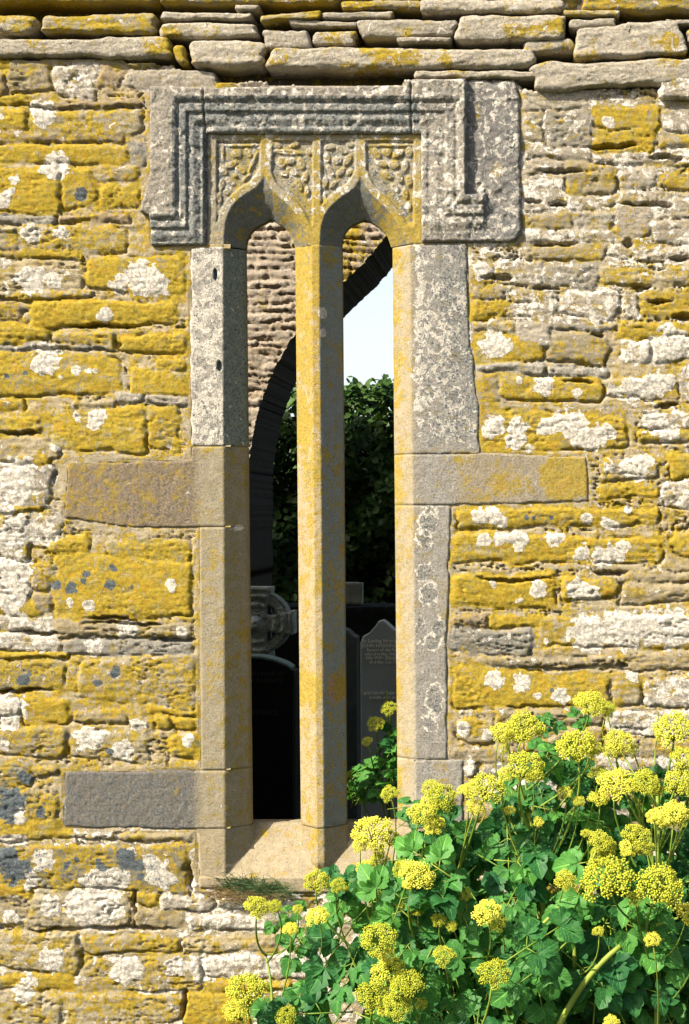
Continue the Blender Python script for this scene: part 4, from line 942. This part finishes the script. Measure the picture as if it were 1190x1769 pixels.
UM = [  # px, py, radius px, depth
 (673,1372,15,-.3),(643,1440,31,-.45),(676,1449,17,-.4),(762,1378,26,-.35),(745,1362,16,-.3),(842,1362,28,-.45),(726,1408,22,-.4),(719,1513,28,-.55),(695,1500,16,-.5),
 (908,1325,30,-.5),(907,1258,31,-.4),(867,1267,20,-.35),(1019,1217,25,-.35),(994,1289,33,-.45),(1069,1280,22,-.4),(1165,1261,32,-.4),(1115,1351,24,-.5),(1062,1354,28,-.5),(1035,1339,18,-.45),
 (1176,1354,26,-.5),(1182,1312,24,-.45),(1165,1405,24,-.6),(1130,1410,14,-.55),(1099,1445,23,-.62),(1036,1455,21,-.6),(1049,1520,41,-.7),(1142,1531,39,-.72),(976,1521,17,-.6),
 (840,1576,23,-.62),(802,1546,13,-.5),(655,1624,30,-.6),(766,1652,18,-.6),(852,1682,26,-.7),(671,1680,28,-.55),(701,1702,28,-.6),(645,1722,27,-.55),(686,1740,24,-.6),(1127,1624,14,-.7),(1188,1577,20,-.7),
 (1056,1768,13,-.8),(1034,1609,10,-.65),(975,1370,12,-.45),(1000,1385,11,-.45),(444,1568,21,-.3),(476,1566,12,-.3),(501,1605,13,-.3),(548,1584,18,-.32),(548,1524,22,-.3),(585,1531,14,-.32),
 (632,1500,16,-.35),(655,1490,17,-.38),(427,1712,34,-.35),(494,1756,18,-.35),(413,1745,24,-.32),(514,1571,9,-.3),(800,1365,10,-.35),(880,1400,10,-.4),(930,1420,9,-.4),(1012,1440,9,-.45),(758,1590,12,-.5),(780,1600,10,-.5),(690,1560,10,-.45),(722,1575,9,-.45)]
PL = [(1130, -.62, 1300, 'large alexanders plant with yellow-green flower heads at the right edge of the clump', [(1000, 1240, 1400, 1900)]),
      (950, -.55, 1310, 'tall alexanders plant whose thick upright stem rises mid-clump before the pale jamb', []),
      (770, -.45, 1390, 'alexanders plant reaching up beside the right end of the window sill', []),
      (640, -.42, 1520, 'lower alexanders plant just under the sill with leaves over the lowest stones', []),
      (460, -.30, 1590, 'small outermost alexanders sprays at the left, below the sill tufts', [])]
plants = []
for bx_, by_, tp, lab, _ in PL:
    b = at(bx_, 1900, by_); b.z = 0
    plants.append(tag(empty('alexanders_plant', b), lab, 'plant', 'alexanders plants growing against the wall'))
def add_umbel(pl, W, rpx, y, r, bw, tilt=None):
    sc = rpx * S * (CD + y) / CD * 1.22; b = pl.location; me = UMB[r.randrange(5)]
    o = link('flower_head', me, None, pl); o.location = W - b
    o.rotation_euler = (R(r.uniform(18, 42)), R(r.uniform(-22, 22)), r.uniform(0, 6)) if tilt is None else tilt
    q = Euler((R(r.uniform(22, 48)), R(r.uniform(-20, 20)), 0)).to_quaternion() @ Euler((0, 0, r.uniform(0, 6))).to_quaternion()
    o.rotation_mode = 'QUATERNION'; o.rotation_quaternion = q; o.scale = (sc, sc, sc * .92)
    foot = W - b + q @ Vector((0, 0, -.88 * sc)); return foot, q @ Vector((0, 0, -1)), sc
r5 = random.Random(5)
stalk_nodes = {}
for i, (bx_, by_, tp, lab, _) in enumerate(PL):
    b = plants[i].location; top = at(bx_ + (-45 if i == 1 else r5.uniform(-20, 20)), tp + 60, by_ + .1) - b
    path = bez(Vector((0, 0, -.02)), Vector((top.x * .2 + r5.uniform(-.04, .04), .02, top.z * .6)), top, 12)
    r0 = .0105 if i < 3 else .006
    v, f = tube(path, [r0 * (1 - .55 * k / 12) for k in range(13)], 10); link('main_stem', merge([(v, f)]), M_STEM, plants[i]); stalk_nodes[i] = path
UM += [(px + r5.uniform(-1.3, 1.3) * rp, py + r5.uniform(.1, 1.2) * rp, r5.uniform(8, 17), y + r5.uniform(.0, .12)) for (px, py, rp, y) in list(UM) if rp > 19 and px > 600 for _ in range(1 + (py < 1480))]
for (px, py, rp, y) in UM:
    y -= .17
    i = min(range(5), key=lambda k: abs(PL[k][0] - px) + (40 if PL[k][2] > py + 60 else 0))
    pl = plants[i]; W = at(px, py, y); foot, dn, sc = add_umbel(pl, W, rp, y, r5, PL[i][0])
    path = stalk_nodes[i]; want = foot.z - r5.uniform(.12, .34) - abs(foot.x) * .35
    nd = min(path, key=lambda p: abs(p.z - want))
    ctl = foot + dn * max(.06, (foot - nd).length * .4)
    v, f = tube(bez(nd, ctl, foot, 8), [.0042 - .0018 * k / 8 for k in range(9)] if rp > 20 else [.003 - .0013 * k / 8 for k in range(9)], 7)
    link('flower_stalk', merge([(v, f)]), M_STEM, pl)
# the two stout leaning stems in front
for (a, c, b_, y, rd, i) in (((958, 1790), (1000, 1690), (1072, 1634), -.72, .0085, 0), ((842, 1668), (800, 1590), (768, 1530), -.62, .0058, 1), ((993, 1670), (992, 1600), (988, 1540), -.6, .006, 0), ((1130, 1600), (1150, 1592), (1172, 1586), -.68, .0045, 0), ((934, 1600), (950, 1585), (970, 1562), -.66, .005, 1), ((975, 1412), (990, 1398), (1003, 1385), -.5, .004, 1)):
    pb = plants[i].location; v, f = tube(bez(at(*a, y) - pb, at(*c, y) - pb, at(*b_, y) - pb, 8), [rd, rd, rd, rd * .98, rd * .96, rd * .93, rd * .9, rd * .86, rd * .8], 9); link('side_stem', merge([(v, f)]), M_STEM, plants[i])
# leaves
FOL = np.array([(600, 1800), (596, 1640), (560, 1600), (610, 1570), (690, 1530), (700, 1450), (730, 1400), (800, 1385), (860, 1330), (885, 1285), (950, 1262), (1000, 1300), (1100, 1300), (1160, 1290), (1330, 1250), (1330, 1900), (600, 1900)], float)
cand = []
while len(cand) < 420:
    px, py = r5.uniform(560, 1320), 1250 + (1900 - 1250) * r5.random() ** .85
    d = float(sdpoly(np.array([px]), np.array([py]), FOL)[0])
    if d < -20 - 14 * (py < 1450): cand.append((px, py, r5.uniform(-.25, -.50) if py < 1480 else r5.uniform(-.20, -.68), r5.uniform(.09, .15) if py > 1420 else r5.uniform(.07, .11)))
cand += [(590, 1600, -.33, .15), (596, 1618, -.36, .15), (505, 1632, -.3, .10), (520, 1622, -.32, .09), (474, 1588, -.3, .07), (590, 1690, -.36, .12), (530, 1712, -.36, .13), (480, 1742, -.38, .13), (560, 1750, -.4, .15), (600, 1546, -.34, .09), (610, 1535, -.34, .09), (628, 1520, -.36, .09), (640, 1560, -.4, .13), (520, 1765, -.38, .14), (445, 1765, -.36, .12), (575, 1770, -.4, .15),
         (690, 1395, -.33, .07), (700, 1420, -.34, .09), (1012, 1255, -.36, .06), (940, 1255, -.38, .06), (935, 1235, -.38, .05), (985, 1330, -.4, .11), (560, 1650, -.34, .09), (610, 1660, -.4, .13), (497, 1580, -.3, .06), (905, 1640, -.78, .16), (955, 1650, -.76, .17)]
nleaf = [0] * 5
for (px, py, y, sz) in cand:
    i = min(range(5), key=lambda k: abs(PL[k][0] - px) + (0 if nleaf[k] < 98 else 5000)); nleaf[i] += 1
    pl = plants[i]; o = link('leaf', LEAF[r5.randrange(7)], None, pl); o.location = at(px, py, y) - pl.location; o.scale = (sz,) * 3
    q = Euler((R(r5.gauss(52, 20)), R(r5.gauss(0, 20)), 0)).to_quaternion() @ Euler((0, 0, r5.choice((math.pi, math.pi, 0, r5.uniform(0, 6.3))) + r5.gauss(0, .7))).to_quaternion()
    o.rotation_mode = 'QUATERNION'; o.rotation_quaternion = q
# the plant inside the building, just behind the right light
b = at(668, 1700, .40); b.z = 0
pin = tag(empty('alexanders_plant', b), 'small alexanders plant inside the building, peeping through the right light', 'plant', 'alexanders plants growing against the wall')
for (px, py, rp) in ((672, 1224, 13), (649, 1250, 13), (634, 1281, 9), (603, 1338, 6)):
    W = at(px, py, .145); foot, dn, sc = add_umbel(pin, W, rp, .3, r5, 0)
    v, f = tube(bez(Vector((0, 0, max(.1, foot.z - .30))), foot + dn * .1, foot, 7), .0025, 6); link('flower_stalk', merge([(v, f)]), M_STEM, pin)
v, f = tube([Vector((0, 0, -.02)), Vector((.01, 0, .5)), Vector((.0, 0, 1.0))], [.007, .006, .004], 8); link('main_stem', merge([(v, f)]), M_STEM, pin)
for k in range(46):
    px, py = r5.uniform(600, 700), r5.uniform(1335, 1385)
    if k > 28: px, py = r5.uniform(655, 705), r5.uniform(1240, 1340)
    o = link('leaf', LEAF[r5.randrange(7)], None, pin); o.location = at(px, py, r5.uniform(.14, .19) if px > 650 else r5.uniform(.2, .34)) - pin.location; s_ = r5.uniform(.05, .085); o.scale = (s_,) * 3
    o.rotation_euler = (R(r5.gauss(45, 22)), R(r5.gauss(0, 20)), r5.uniform(0, 6.3))

# ================================================================== GRASS TUFTS ON THE SILL
def tuft(name, label, spots, mat, n, ln, cat='grass tuft'):
    V, F = [], []; r = random.Random(len(label)); b = at(*spots[0], -.012)
    for k in range(n):
        sp = r.choice(spots); p = at(sp[0] + r.gauss(0, 10), sp[1] + r.gauss(0, 6), -.022 + r.uniform(-.01, .01)) - b
        a = r.uniform(-1.35, 1.35); L = ln * r.uniform(.5, 1.2); d = Vector((math.sin(a), -r.uniform(.15, .6), math.cos(a) * r.uniform(.3, 1))).normalized()
        w_ = r.uniform(.0009, .0016); droop = r.uniform(.0, .6)
        sd = Vector((d.z, 0, -d.x)) * w_; i0 = len(V)
        for j in range(5):
            t = j / 4; c = p + d * L * t + Vector((0, -.1 * t * t * L, -droop * t * t * L)); V += [c - sd * (1 - t * .9), c + sd * (1 - t * .9)]
        for j in range(4): F.append((i0 + 2 * j, i0 + 2 * j + 1, i0 + 2 * j + 3, i0 + 2 * j + 2))
    me = mesh(V, F); o = tag(link(name, me, mat), label, cat); o.location = b; return o
tuft('grass_tuft', 'thin grey-green grass tuft on the lower left of the window sill', [(435, 1530), (450, 1535), (420, 1532), (470, 1538), (400, 1528), (485, 1540)], M_GRASSG, 480, .065)
tuft('dry_moss_tuft', 'reddish brown dry moss hanging in the joint under the sill', [(400, 1545), (425, 1548), (450, 1550), (380, 1545), (470, 1548)], M_GRASSB, 1000, .027, 'moss')
